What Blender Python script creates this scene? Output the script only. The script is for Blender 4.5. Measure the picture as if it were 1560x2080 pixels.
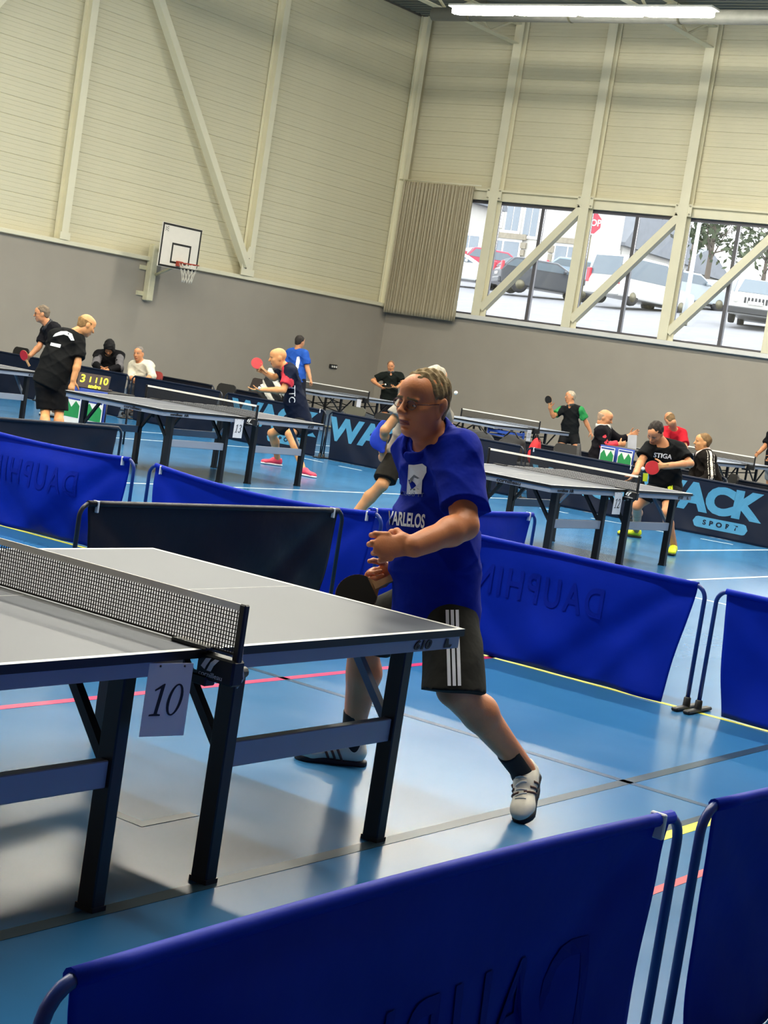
import bpy, math, random
import numpy as np
from mathutils import Vector, Matrix
from mathutils.bvhtree import BVHTree

for _o in list(bpy.data.objects):
    bpy.data.objects.remove(_o, do_unlink=True)
SC = bpy.context.scene
COL = SC.collection
random.seed(7)

# ------------------------------------------------------------------ camera
# metres; table 10 stands with its net corner at the origin, x along the table, y across it, z up
F_PX = 3450.662
CAM = np.array([-3.69344, -3.13026, 1.66608])
YAW, PITCH, ROLL = -0.95876, -0.090458, 0.152855
_f = np.array([-math.sin(YAW) * math.cos(PITCH), math.cos(YAW) * math.cos(PITCH), math.sin(PITCH)])
_r0 = np.array([math.cos(YAW), math.sin(YAW), 0.0])
_u0 = np.cross(_r0, _f)
_r = math.cos(ROLL) * _r0 + math.sin(ROLL) * _u0
_u = -math.sin(ROLL) * _r0 + math.cos(ROLL) * _u0
cam_data = bpy.data.cameras.new('camera')
cam_data.sensor_fit = 'VERTICAL'
cam_data.sensor_height = 24.0
cam_data.lens = F_PX / 2080.0 * 24.0
cam_data.clip_end = 400.0
cam_data.clip_start = 0.05
cam = bpy.data.objects.new('camera', cam_data)
COL.objects.link(cam)
cam.matrix_world = Matrix(((_r[0], _u[0], -_f[0], CAM[0]), (_r[1], _u[1], -_f[1], CAM[1]),
                           (_r[2], _u[2], -_f[2], CAM[2]), (0, 0, 0, 1)))
SC.camera = cam


def pt(px, py, depth):
    """world point seen at photo pixel (px, py) standing `depth` metres in front of the camera"""
    return CAM + depth * (_f + (px - 780.0) / F_PX * _r - (py - 1040.0) / F_PX * _u)


# ------------------------------------------------------------------ sky and exposure
world = bpy.data.worlds.new('overcast_sky')
SC.world = world
world.use_nodes = True
_bg = world.node_tree.nodes['Background']
_bg.inputs[0].default_value = (0.93, 0.97, 1.0, 1)
_bg.inputs[1].default_value = 3.8
SC.view_settings.view_transform = 'Standard'
SC.view_settings.look = 'None'
SC.view_settings.gamma = 1.0
SC.view_settings.use_curve_mapping = False
SC.view_settings.exposure = 0.3
LAMP_POWER = 88.0
try:
    SC.cycles.max_bounces = 6
    SC.cycles.diffuse_bounces = 4
    SC.cycles.glossy_bounces = 3
    SC.cycles.transparent_max_bounces = 12
    SC.cycles.caustics_reflective = False
    SC.cycles.caustics_refractive = False
    SC.cycles.sample_clamp_indirect = 6.0
except Exception:
    pass


# ------------------------------------------------------------------ helpers: materials
def lin(c):
    return tuple((v / 12.92 if v <= 0.04045 else ((v + 0.055) / 1.055) ** 2.4) for v in c)


def hx(s):
    s = s.lstrip('#')
    return lin(tuple(int(s[i:i + 2], 16) / 255 for i in (0, 2, 4)))


MATS = {}


def mat(name, col, rough=0.5, metal=0.0, var=0.06, scale=8.0, bump=0.0, bscale=60.0, spec=0.5, emit=0.0, alpha=None, coords='Object', sheen=0.0, stretch=None):
    if name in MATS:
        return MATS[name]
    if isinstance(col, str):
        col = hx(col)
    m = bpy.data.materials.new(name)
    m.use_nodes = True
    nt = m.node_tree
    b = nt.nodes['Principled BSDF']
    b.inputs['Roughness'].default_value = rough
    b.inputs['Metallic'].default_value = metal
    b.inputs['Specular IOR Level'].default_value = spec
    if sheen:
        b.inputs['Sheen Weight'].default_value = sheen
    tc = nt.nodes.new('ShaderNodeTexCoord')
    src = tc.outputs[coords]
    if stretch:
        mp = nt.nodes.new('ShaderNodeMapping')
        mp.inputs['Scale'].default_value = stretch
        nt.links.new(src, mp.inputs[0])
        src = mp.outputs[0]
    n = nt.nodes.new('ShaderNodeTexNoise')
    n.inputs['Scale'].default_value = scale
    n.inputs['Detail'].default_value = 4
    nt.links.new(src, n.inputs['Vector'])
    r = nt.nodes.new('ShaderNodeValToRGB')
    r.color_ramp.elements[0].position = 0.3
    r.color_ramp.elements[1].position = 0.7
    r.color_ramp.elements[0].color = (*[max(0, v * (1 - var)) for v in col[:3]], 1)
    r.color_ramp.elements[1].color = (*[min(1, v * (1 + var)) for v in col[:3]], 1)
    nt.links.new(n.outputs[0], r.inputs[0])
    nt.links.new(r.outputs[0], b.inputs['Base Color'])
    if bump:
        n2 = nt.nodes.new('ShaderNodeTexNoise')
        n2.inputs['Scale'].default_value = bscale
        n2.inputs['Detail'].default_value = 3
        nt.links.new(src, n2.inputs['Vector'])
        bp = nt.nodes.new('ShaderNodeBump')
        bp.inputs['Strength'].default_value = bump
        bp.inputs['Distance'].default_value = 0.01
        nt.links.new(n2.outputs[0], bp.inputs['Height'])
        nt.links.new(bp.outputs[0], b.inputs['Normal'])
    if emit:
        b.inputs['Emission Color'].default_value = (*col[:3], 1)
        b.inputs['Emission Strength'].default_value = emit
    MATS[name] = m
    return m


def glass_mat(name, tint=(1, 1, 1), gloss=0.08):
    if name in MATS:
        return MATS[name]
    m = bpy.data.materials.new(name)
    m.use_nodes = True
    nt = m.node_tree
    for nd in list(nt.nodes):
        nt.nodes.remove(nd)
    o = nt.nodes.new('ShaderNodeOutputMaterial')
    t = nt.nodes.new('ShaderNodeBsdfTransparent')
    t.inputs[0].default_value = (*tint, 1)
    g = nt.nodes.new('ShaderNodeBsdfGlossy')
    g.inputs['Roughness'].default_value = 0.03
    mx = nt.nodes.new('ShaderNodeMixShader')
    lw = nt.nodes.new('ShaderNodeFresnel')
    lw.inputs[0].default_value = 1.45
    nt.links.new(lw.outputs[0], mx.inputs[0])
    nt.links.new(t.outputs[0], mx.inputs[1])
    nt.links.new(g.outputs[0], mx.inputs[2])
    nt.links.new(mx.outputs[0], o.inputs[0])
    MATS[name] = m
    return m


# ------------------------------------------------------------------ helpers: meshes
class MB:
    """collects shapes; build() links them as ONE mesh object"""

    def __init__(self):
        self.v, self.f, self.m, self.s = [], [], [], []

    def add(self, vs, fs, mi=0, smooth=False):
        o = len(self.v)
        self.v += [tuple(map(float, p)) for p in vs]
        for f in fs:
            self.f.append(tuple(o + i for i in f))
            self.m.append(mi)
            self.s.append(smooth)
        return self

    def box(self, c, s, R=None, mi=0, bev=0.0):
        hxs, hy, hz = s[0] / 2, s[1] / 2, s[2] / 2
        if bev > 0:
            b = min(bev, hxs * .9, hy * .9, hz * .9)
            vs, fs = [], []
            # 24-vertex chamfered box
            idx = {}
            for sx in (-1, 1):
                for sy in (-1, 1):
                    for sz in (-1, 1):
                        for ax in range(3):
                            p = [sx * (hxs - b), sy * (hy - b), sz * (hz - b)]
                            p[ax] = (sx * hxs, sy * hy, sz * hz)[ax]
                            idx[(sx, sy, sz, ax)] = len(vs)
                            vs.append(p)
            for ax in range(3):
                o = [a for a in range(3) if a != ax]
                for s_ in (-1, 1):
                    loop = []
                    for (a, c2) in ((-1, -1), (1, -1), (1, 1), (-1, 1)):
                        k = [0, 0, 0]
                        k[ax] = s_
                        k[o[0]] = a
                        k[o[1]] = c2
                        loop.append(idx[(*k, ax)])
                    flip = (s_ > 0) != (ax != 1)
                    fs.append(loop[::-1] if flip else loop)
            for ax in range(3):
                o = [a for a in range(3) if a != ax]
                for a in (-1, 1):
                    for c2 in (-1, 1):
                        k1, k2 = [0, 0, 0], [0, 0, 0]
                        k1[ax], k2[ax] = -1, 1
                        for k in (k1, k2):
                            k[o[0]], k[o[1]] = a, c2
                        fs.append([idx[(*k1, o[0])], idx[(*k2, o[0])], idx[(*k2, o[1])], idx[(*k1, o[1])]])
            for sx in (-1, 1):
                for sy in (-1, 1):
                    for sz in (-1, 1):
                        fs.append([idx[(sx, sy, sz, a)] for a in range(3)])
        else:
            vs = [(-hxs, -hy, -hz), (hxs, -hy, -hz), (hxs, hy, -hz), (-hxs, hy, -hz),
                  (-hxs, -hy, hz), (hxs, -hy, hz), (hxs, hy, hz), (-hxs, hy, hz)]
            fs = [(0, 3, 2, 1), (4, 5, 6, 7), (0, 1, 5, 4), (1, 2, 6, 5), (2, 3, 7, 6), (3, 0, 4, 7)]
        R = R if R is not None else Matrix.Identity(3)
        c = Vector(c)
        return self.add([R @ Vector(p) + c for p in vs], fs, mi)

    def beam(self, a, b, w, h, up=(0, 0, 1), mi=0, bev=0.0):
        """box from a to b, w across, h along up"""
        a, b = Vector(a), Vector(b)
        x = (b - a)
        L = x.length
        x.normalize()
        up = Vector(up)
        y = up.cross(x)
        if y.length < 1e-4:
            y = Vector((1, 0, 0)).cross(x)
        y.normalize()
        z = x.cross(y)
        R = Matrix((x, y, z)).transposed()
        return self.box((a + b) / 2, (L, w, h), R, mi, bev)

    def tube(self, pts, r, n=8, mi=0, caps=True, closed=False):
        pts = [Vector(p) for p in pts]
        rr = r if isinstance(r, (list, tuple)) else [r] * len(pts)
        N = len(pts)
        vs, fs = [], []
        nrm = None
        for i, p in enumerate(pts):
            if closed:
                t = pts[(i + 1) % N] - pts[i - 1]
            else:
                t = pts[min(i + 1, N - 1)] - pts[max(i - 1, 0)]
            t.normalize()
            if nrm is None:
                nrm = t.orthogonal().normalized()
            nrm = (nrm - t * nrm.dot(t))
            if nrm.length < 1e-6:
                nrm = t.orthogonal()
            nrm.normalize()
            bn = t.cross(nrm)
            for k in range(n):
                a = 2 * math.pi * k / n
                vs.append(p + (nrm * math.cos(a) + bn * math.sin(a)) * rr[i])
        for i in range(N if closed else N - 1):
            for k in range(n):
                j = (i + 1) % N
                fs.append((i * n + k, i * n + (k + 1) % n, j * n + (k + 1) % n, j * n + k))
        self.add(vs, fs, mi, True)
        if caps and not closed:
            o = len(self.v) - N * n
            self.f += [tuple(o + k for k in range(n))[::-1], tuple(o + (N - 1) * n + k for k in range(n))]
            self.m += [mi, mi]
            self.s += [False, False]
        return self

    def lathe(self, prof, c=(0, 0, 0), n=16, mi=0, R=None):
        vs, fs = [], []
        R = R if R is not None else Matrix.Identity(3)
        c = Vector(c)
        for (r, z) in prof:
            for k in range(n):
                a = 2 * math.pi * k / n
                vs.append(R @ Vector((r * math.cos(a), r * math.sin(a), z)) + c)
        for i in range(len(prof) - 1):
            for k in range(n):
                fs.append((i * n + k, i * n + (k + 1) % n, (i + 1) * n + (k + 1) % n, (i + 1) * n + k))
        return self.add(vs, fs, mi, True)

    def ell(self, c, r, R=None, n=12, m=8, mi=0):
        prof = [(max(1e-4, math.sin(math.pi * i / m)), -math.cos(math.pi * i / m)) for i in range(m + 1)]
        R0 = R if R is not None else Matrix.Identity(3)
        S = R0 @ Matrix.Diagonal(Vector(r))
        return self.lathe(prof, c, n, mi, S)

    def prism(self, poly, h0, h1, M=None, mi=0):
        """poly in local xy, extruded h0..h1 along local z, placed by 4x4 M"""
        M = M if M is not None else Matrix.Identity(4)
        n = len(poly)
        vs = [M @ Vector((p[0], p[1], h0)) for p in poly] + [M @ Vector((p[0], p[1], h1)) for p in poly]
        fs = [tuple(range(n))[::-1], tuple(range(n, 2 * n))] + [(i, (i + 1) % n, n + (i + 1) % n, n + i) for i in range(n)]
        return self.add(vs, fs, mi)

    def mesh(self, name, mats):
        me = bpy.data.meshes.new(name)
        me.from_pydata(self.v, [], self.f)
        for m in (mats if isinstance(mats, (list, tuple)) else [mats]):
            me.materials.append(m)
        if self.f:
            me.polygons.foreach_set('material_index', self.m)
            me.polygons.foreach_set('use_smooth', self.s)
        me.update()
        return me

    def build(self, name, mats, parent=None, loc=None, rot=None):
        return link(name, self.mesh(name, mats), parent, loc, rot)


def link(name, me, parent=None, loc=None, rot=None):
    o = bpy.data.objects.new(name, me)
    COL.objects.link(o)
    if parent is not None:
        o.parent = parent
    if loc is not None:
        o.location = loc
    if rot is not None:
        o.rotation_euler = rot
    return o


def tag(o, label=None, cat=None, group=None, kind=None):
    if label:
        o['label'] = label
    if cat:
        o['category'] = cat
    if group:
        o['group'] = group
    if kind:
        o['kind'] = kind
    return o


def thing(name, label, cat, loc=(0, 0, 0), rz=0.0, group=None):
    o = bpy.data.objects.new(name, None)
    o.empty_display_size = 0.2
    COL.objects.link(o)
    o.location = loc
    o.rotation_euler = (0, 0, rz)
    return tag(o, label, cat, group)


def struct(name, mb, mats, parent=None, loc=None):
    o = mb.build(name, mats, parent, loc)
    if parent is None:
        o['kind'] = 'structure'
    return o


def copy_tree(o, parent=None):
    c = o.copy()
    COL.objects.link(c)
    c.parent = parent
    for ch in list(o.children):
        copy_tree(ch, c)
    return c


_textcache = {}


def text_mesh(s, size=1.0, extrude=0.0, shear=0.0, spacing=1.0, bold=0.0, sx=1.0):
    """outline lettering as triangles, centred on its middle, in the local xy plane"""
    key = (s, size, extrude, shear, spacing, bold, sx)
    if key in _textcache:
        return _textcache[key].copy()
    cu = bpy.data.curves.new('lettering', 'FONT')
    cu.body = s
    cu.size = size
    cu.extrude = extrude
    cu.shear = shear
    cu.space_character = spacing
    cu.offset = bold
    cu.align_x = 'CENTER'
    cu.align_y = 'CENTER'
    cu.resolution_u = 4
    t = bpy.data.objects.new('lettering', cu)
    COL.objects.link(t)
    dg = bpy.context.evaluated_depsgraph_get()
    me = bpy.data.meshes.new_from_object(t.evaluated_get(dg))
    bpy.data.objects.remove(t, do_unlink=True)
    bpy.data.curves.remove(cu)
    if sx != 1.0:
        for v in me.vertices:
            v.co.x *= sx
    _textcache[key] = me
    return me.copy()


def split_letters(o):
    """one object per separate letter shape"""
    import bmesh as _bm
    bm = _bm.new()
    bm.from_mesh(o.data)
    bm.verts.ensure_lookup_table()
    lab = [-1] * len(bm.verts)
    n = 0
    for v in bm.verts:
        if lab[v.index] >= 0:
            continue
        st = [v]
        lab[v.index] = n
        while st:
            w = st.pop()
            for e in w.link_edges:
                q = e.other_vert(w)
                if lab[q.index] < 0:
                    lab[q.index] = n
                    st.append(q)
        n += 1
    bm.free()
    if n < 2:
        return [o]
    me = o.data
    out_ = []
    for k in range(n):
        ids = [i for i, l_ in enumerate(lab) if l_ == k]
        mp = {i: j for j, i in enumerate(ids)}
        fs = [tuple(mp[i] for i in p.vertices) for p in me.polygons if lab[p.vertices[0]] == k]
        m2 = bpy.data.meshes.new('letter')
        m2.from_pydata([me.vertices[i].co for i in ids], [], fs)
        for m in me.materials:
            m2.materials.append(m)
        out_.append(link('letter', m2, o.parent))
    bpy.data.objects.remove(o, do_unlink=True)
    return out_


def frame(o, x, y):
    """4x4 with local x along x, local y along y, origin o"""
    x, y = Vector(x).normalized(), Vector(y).normalized()
    z = x.cross(y).normalized()
    y = z.cross(x)
    M = Matrix((x, y, z)).transposed().to_4x4()
    M.translation = Vector(o)
    return M


def text(name, s, size, m, parent, M, extrude=0.001, **kw):
    me = text_mesh(s, size, extrude, **kw)
    me.transform(M)
    me.materials.clear()
    me.materials.append(m)
    o = link(name, me, parent)
    if size >= .03 and not name.startswith('digit'):
        return split_letters(o)
    return o


def arc(c, r, a0, a1, n, u, v):
    c, u, v = Vector(c), Vector(u), Vector(v)
    return [c + u * (r * math.cos(a0 + (a1 - a0) * i / n)) + v * (r * math.sin(a0 + (a1 - a0) * i / n)) for i in range(n + 1)]

# ================================================================== the hall
XW, YW, ZC = 35.0, 25.0, 11.0          # window wall, back wall, ceiling
XB, YB = -10.0, -9.0                   # the two walls behind the camera
M_lower = mat('painted_lower_wall', '#a7a094', 0.62, var=0.03, scale=1.2, spec=0.3)
M_brown = mat('brown_wall', '#6d5f50', 0.7, var=0.1, scale=2)
M_clad = mat('cream_cladding', '#e0dabd', 0.5, var=0.03, scale=0.8, spec=0.35)
M_steel = mat('cream_steel', '#ebe6cb', 0.45, var=0.03, scale=2.0, spec=0.4)
M_white = mat('white_paint', '#e6e6e2', 0.45, var=0.02, scale=3.0)
M_dark = mat('dark_window_frame', '#5b5a60', 0.4, var=0.08, scale=3.0)
M_deck = mat('ceiling_deck', '#74776f', 0.55, var=0.08, scale=1.5)
M_black = mat('black_coated_steel', '#0c0d10', 0.38, var=0.1, scale=12)
M_blackplastic = mat('black_plastic', '#0e0f12', 0.5, var=0.1, scale=20)
M_bolt = mat('bolt_steel', '#6b6754', 0.4, metal=0.6)


def floor_mat():
    m = bpy.data.materials.new('blue_sports_floor')
    m.use_nodes = True
    nt = m.node_tree
    b = nt.nodes['Principled BSDF']
    tc = nt.nodes.new('ShaderNodeTexCoord')
    n = nt.nodes.new('ShaderNodeTexNoise')
    n.inputs['Scale'].default_value = 0.7
    n.inputs['Detail'].default_value = 6
    r = nt.nodes.new('ShaderNodeValToRGB')
    c0, c1 = hx('#2a6393'), hx('#336c9b')
    r.color_ramp.elements[0].color = (*c0, 1)
    r.color_ramp.elements[1].color = (*c1, 1)
    r.color_ramp.elements[0].position = 0.35
    r.color_ramp.elements[1].position = 0.65
    nt.links.new(tc.outputs['Object'], n.inputs['Vector'])
    nt.links.new(n.outputs[0], r.inputs[0])
    nt.links.new(r.outputs[0], b.inputs['Base Color'])
    n2 = nt.nodes.new('ShaderNodeTexNoise')
    n2.inputs['Scale'].default_value = 3.0
    n2.inputs['Detail'].default_value = 5
    mr = nt.nodes.new('ShaderNodeMapRange')
    mr.inputs['To Min'].default_value = 0.17
    mr.inputs['To Max'].default_value = 0.3
    nt.links.new(tc.outputs['Object'], n2.inputs['Vector'])
    nt.links.new(n2.outputs[0], mr.inputs[0])
    nt.links.new(mr.outputs[0], b.inputs['Roughness'])
    b.inputs['Specular IOR Level'].default_value = 0.22
    return m


fl = MB().box(((XW + XB) / 2, (YW + YB) / 2, -0.1), (XW - XB, YW - YB, 0.2))
floor = struct('floor', fl, floor_mat())

# painted court lines (flat paint, 1 mm thick)
LM = {k: mat('line_' + k, c, 0.3, var=0.05, scale=9, spec=.22) for k, c in dict(grey='#263b48', pink='#c43464', yellow='#d9d84a', white='#c9d6df', slate='#1b3f5c', red='#cf5a63').items()}


def line(x0, y0, x1, y1, w, key, z=0.0012):
    a, b = Vector((x0, y0, 0)), Vector((x1, y1, 0))
    d = (b - a).normalized()
    n = Vector((-d.y, d.x, 0)) * (w / 2)
    mb = MB().add([(*(p[:2]), q) for q in (0, z) for p in (a - n, b - n, b + n, a + n)],
                  [(0, 3, 2, 1), (4, 5, 6, 7), (0, 1, 5, 4), (1, 2, 6, 5), (2, 3, 7, 6), (3, 0, 4, 7)])
    return mb.build('court_line', LM[key], floor)


line(-6, 0.075, 12, 0.03, 0.055, 'grey')
line(-6, 2.02, 4.95, 1.99, 0.05, 'pink')
line(2.97, -0.42, 2.96, 24, 0.045, 'slate')
line(4.93, -6, 4.93, 24, 0.045, 'yellow')
line(1.3, -0.44, 9, -0.5, 0.07, 'yellow')
line(1.0, -0.4, 9, -0.44, 0.04, 'grey', 0.0016)
line(-1, -0.76, 9, -0.78, 0.04, 'red')
line(0.49, 0.585, 0.49, 0.76, 0.05, 'grey')
line(0.465, 0.59, 0.75, 0.59, 0.045, 'grey', 0.0016)
line(10.0, -3, 10.0, 8.9, 0.05, 'white')
line(9.0, 13.35, 20, 13.4, 0.05, 'white')
line(10.0, 14.52, 20, 14.55, 0.05, 'white')
line(13.9, 5.15, 30, 5.05, 0.05, 'white')
line(10.0, 3.72, 30, 3.7, 0.05, 'white')
line(8.0, 8.9, 24, 8.85, 0.05, 'white')
for (dx, dy, ex, ey) in ((15.9, 7.35, 16.0, 6.95), (16.0, 6.62, 16.05, 6.22), (16.15, 5.9, 16.25, 5.5), (17.0, 13.5, 16.6, 13.3), (16.2, 13.1, 16.15, 12.7),
                         (16.1, 12.35, 16.05, 11.95), (16.0, 11.6, 16.0, 11.2), (15.95, 10.8, 15.9, 10.4), (15.85, 8.1, 15.9, 7.7), (15.8, 9.9, 15.8, 9.5)):
    line(dx, dy, ex, ey, 0.06, 'white')

# ---- back wall
mb = MB().box(((XW + XB) / 2, YW + 0.15, 1.5), (XW - XB, 0.3, 3.0))
mb.box(((XW + XB) / 2 + .3, YW + 0.25, 7.2), (XW - XB + .6, 0.1, 8.4))
wall_back = struct('wall_back', mb, M_lower)
POST_X = [22.55, 28.85]


def clad_mesh(name, L, h, depth=0.05):
    """one ribbed cladding sheet: length L along x, height h along z, front face towards -y"""
    prof = [(0.0, 0.0), (0.001, -depth + 0.012), (0.012, -depth), (h * .24, -depth), (h * .25, -depth + 0.006), (h * .27, -depth + 0.006), (h * .28, -depth),
            (h * .49, -depth), (h * .50, -depth + 0.008), (h * .53, -depth + 0.008), (h * .54, -depth), (h * .74, -depth), (h * .75, -depth + 0.006),
            (h * .77, -depth + 0.006), (h * .78, -depth), (h - .012, -depth), (h - .001, -depth + 0.012), (h, 0.0)]
    vs, fs = [], []
    for x in (0, L):
        vs += [(x, y, z) for z, y in prof]
    n = len(prof)
    for i in range(n - 1):
        fs.append((i, n + i, n + i + 1, i + 1))
    fs.append(tuple(range(n)))
    fs.append(tuple(range(2 * n - 1, n - 1, -1)))
    return MB().add(vs, fs).mesh(name, M_clad)


def clad(parent, p0, ux, L, z0, z1, rows, rz):
    h = (z1 - z0) / rows
    me = clad_mesh('cladding_panel', L, h)
    for i in range(rows):
        link('cladding_panel', me, parent, (p0[0], p0[1], z0 + i * h), (0, 0, rz))


for a, b in ((16.3, 22.55), (22.55, 28.85), (28.85, XW)):
    clad(wall_back, (a, YW + 0.2), None, b - a, 3.12, ZC, 20, 0.0)
clad(wall_back, (XB, YW + 0.2), None, 26.3, 3.12, ZC, 20, 0.0)
MB().box(((XW + XB) / 2, YW - 0.03, 3.07), (XW - XB, 0.16, 0.1), bev=0.01).build('ledge', M_steel, wall_back)


def ibeam(name, parent, x, y, z0, z1, w=0.2, d=0.24, rz=0.0):
    """H section column; flanges face local -y / +y"""
    m = MB()
    m.box((0, -d / 2 + .008, (z0 + z1) / 2), (w, .016, z1 - z0))
    m.box((0, d / 2 - .008, (z0 + z1) / 2), (w, .016, z1 - z0))
    m.box((0, 0, (z0 + z1) / 2), (.012, d - .03, z1 - z0))
    return m.build(name, M_steel, parent, (x, y, 0), (0, 0, rz))


for x in (16.3, 22.55, 28.85):
    ibeam('steel_column', wall_back, x, YW + 0.0, 3.12, ZC)
    c = MB().box((x, YW - 0.13, 3.2), (.3, .02, .16))
    c.build('base_plate', M_steel, wall_back)
ibeam('corner_column', wall_back, XW - 0.25, YW - 0.05, 3.12, ZC, w=.18)
br = MB().beam((28.62, YW - 0.16, 3.36), (22.75, YW - 0.16, 10.87), 0.18, 0.2, up=(0, 1, 0))
br.build('diagonal_brace', M_steel, wall_back)
br = MB().beam((16.5, YW - 0.16, 3.36), (22.4, YW - 0.16, 10.87), 0.18, 0.2, up=(0, 1, 0))
br.build('diagonal_brace', M_steel, wall_back)
gp = MB().prism([(0, 0), (.3, 0), (.3, .7), (.18, .72), (0, .3)], -0.01, 0.01, frame((28.48, YW - 0.16, 3.12), (1, 0, 0), (0, 0, 1)))
for i in range(3):
    gp.lathe([(0.018, -.03), (.018, .03)], (28.62 + .03 * i, YW - 0.16, 3.3 + .12 * i), 8, 1, Matrix.Rotation(math.pi / 2, 3, 'X'))
gp.build('gusset_plate', [M_steel, M_bolt], wall_back)

# ---- window wall
PY = [21.95 - 2.8 * i for i in range(11)]          # column positions along y
Z0, Z1 = 3.12, 6.2
mb = MB().box((XW + 0.15, (YW + YB) / 2, 1.5), (0.3, YW - YB, 3.0))
wall_right = struct('wall_right', mb, M_lower)
up = MB().box((XW + 0.27, (YW + YB) / 2 + .15, (6.85 + ZC) / 2), (0.1, YW - YB + .3, ZC - 6.05))
up.box((XW + 0.2, YW + .1, 4.7), (.3, .2, 3.5))
up.build('upper_wall_core', M_clad, wall_right)
MB().box((XW - 0.02, (YW + YB) / 2, 3.06), (0.3, YW - YB, 0.12), bev=0.012).build('window_ledge', M_white, wall_right)
MB().box((XW + 0.12, (YW + YB) / 2, 6.33), (0.24, YW - YB, 0.24)).build('head_beam', M_steel, wall_right)
MB().box((XW - 0.1, (YW + YB) / 2, 6.47), (0.06, YW - YB, 0.05)).build('curtain_track', M_steel, wall_right)
edges = [YW] + PY
for i in range(len(edges) - 1):
    L = edges[i] - edges[i + 1]
    if i < 5:
        h = (ZC - 6.5) / 12
        me = clad_mesh('cladding_panel', L, h)
        for k in range(12):
            link('cladding_panel', me, wall_right, (XW + 0.22, edges[i], 6.5 + k * h), (0, 0, -math.pi / 2))
    else:
        h = (ZC - 6.5)
        link('cladding_panel', clad_mesh('cladding_panel', L, h), wall_right, (XW + 0.22, edges[i], 6.5), (0, 0, -math.pi / 2))
G = glass_mat('window_glass')
for i, y in enumerate(PY):
    m = MB()
    m.box((XW - 0.16, y, (3.12 + ZC) / 2), (.02, .26, ZC - 3.12))
    m.box((XW + 0.08, y, (3.12 + ZC) / 2), (.02, .26, ZC - 3.12))
    m.box((XW - 0.04, y, (3.12 + ZC) / 2), (.22, .016, ZC - 3.12))
    m.build('steel_column', M_steel, wall_right)
    for s in (-1, 1):
        p = MB().box((XW - 0.15, y + s * .17, 6.36), (.02, .12, .3))
        for zz in (6.26, 6.46):
            p.lathe([(0.02, -.02), (.02, .02)], (XW - 0.165, y + s * .18, zz), 8, 1, Matrix.Rotation(math.pi / 2, 3, 'Y'))
        p.build('bracket', [M_steel, M_bolt], wall_right)
for i in range(len(PY) - 1):
    ya, yb = PY[i], PY[i + 1]
    MB().beam((XW - 0.06, ya - .12, 3.32), (XW - 0.06, yb + .1, 6.2), 0.2, 0.2, up=(1, 0, 0)).build('diagonal_brace', M_steel, wall_right)
    MB().box((XW - 0.06, ya - .16, 3.2), (.02, .2, .2)).build('gusset_plate', M_steel, wall_right)
for i in range(-1, len(PY) - 1):
    ya, yb = (YW, PY[0]) if i < 0 else (PY[i], PY[i + 1])
    w = MB()
    x = XW + 0.2
    w.box((x, (ya + yb) / 2, Z1 - .02), (.09, ya - yb, .1))
    w.box((x, (ya + yb) / 2, Z0 + .03), (.09, ya - yb, .06))
    for yy in (ya - .05, yb + .05):
        w.box((x, yy, (Z0 + Z1) / 2), (.09, .07, Z1 - Z0))
    fr = struct('window_%d' % (i + 2), w, M_dark)
    ym = (ya + yb) / 2
    MB().box((x, ym, (Z0 + Z1) / 2), (.1, .085, Z1 - Z0 - .1)).build('mullion', M_dark, fr)
    for (a, b) in ((ya - .09, ym + .043), (ym - .043, yb + .09)):
        MB().box((x, (a + b) / 2, (Z0 + Z1) / 2), (.012, a - b, Z1 - Z0 - .1)).build('pane', G, fr)

# ---- curtain bunched in the corner
def curtain():
    nu, nv = 260, 24
    vs, fs = [], []
    rnd = np.random.RandomState(4)
    ph = np.cumsum(rnd.uniform(.7, 1.5, 40))
    ys = np.linspace(24.86, 22.5, nu)
    t = np.linspace(0, 1, nu)
    fold = np.interp(t * 22, np.arange(40), ph) * 2 * math.pi
    for j in range(nv):
        v = j / (nv - 1)
        z = 6.5 - v * 3.62 - 0.05 * math.sin(3 * v)
        amp = 0.06 + 0.07 * v
        for i in range(nu):
            vs.append((XW - .3 - amp * math.sin(fold[i]) - .015 * math.sin(fold[i] * .5 + 2 * v), ys[i] + .012 * math.sin(fold[i] * 2 + 3 * v) - .04 * v * (t[i] > .9) * 0, z))
    for j in range(nv - 1):
        for i in range(nu - 1):
            a = j * nu + i
            fs.append((a, a + 1, a + nu + 1, a + nu))
    m = MB().add(vs, fs, 0, True)
    o = m.build('fabric', mat('curtain_fabric', '#bdb399', 0.85, var=0.05, scale=14, spec=0.1), cur)
    s = o.modifiers.new('thick', 'SOLIDIFY')
    s.thickness = 0.006


cur = thing('curtain', 'beige floor-length curtain bunched beside the first window', 'curtain', (0, 0, 0))
curtain()
rl = MB().tube([(XW - .3, 25.0, 6.54), (XW - .3, 22.3, 6.54)], 0.02, 8)
for k in range(16):
    rl.tube([(XW - .3, 24.8 - k * .15, 6.53), (XW - .3, 24.8 - k * .15, 6.47)], 0.006, 6)
rl.build('curtain_rail', M_steel, cur)

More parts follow.
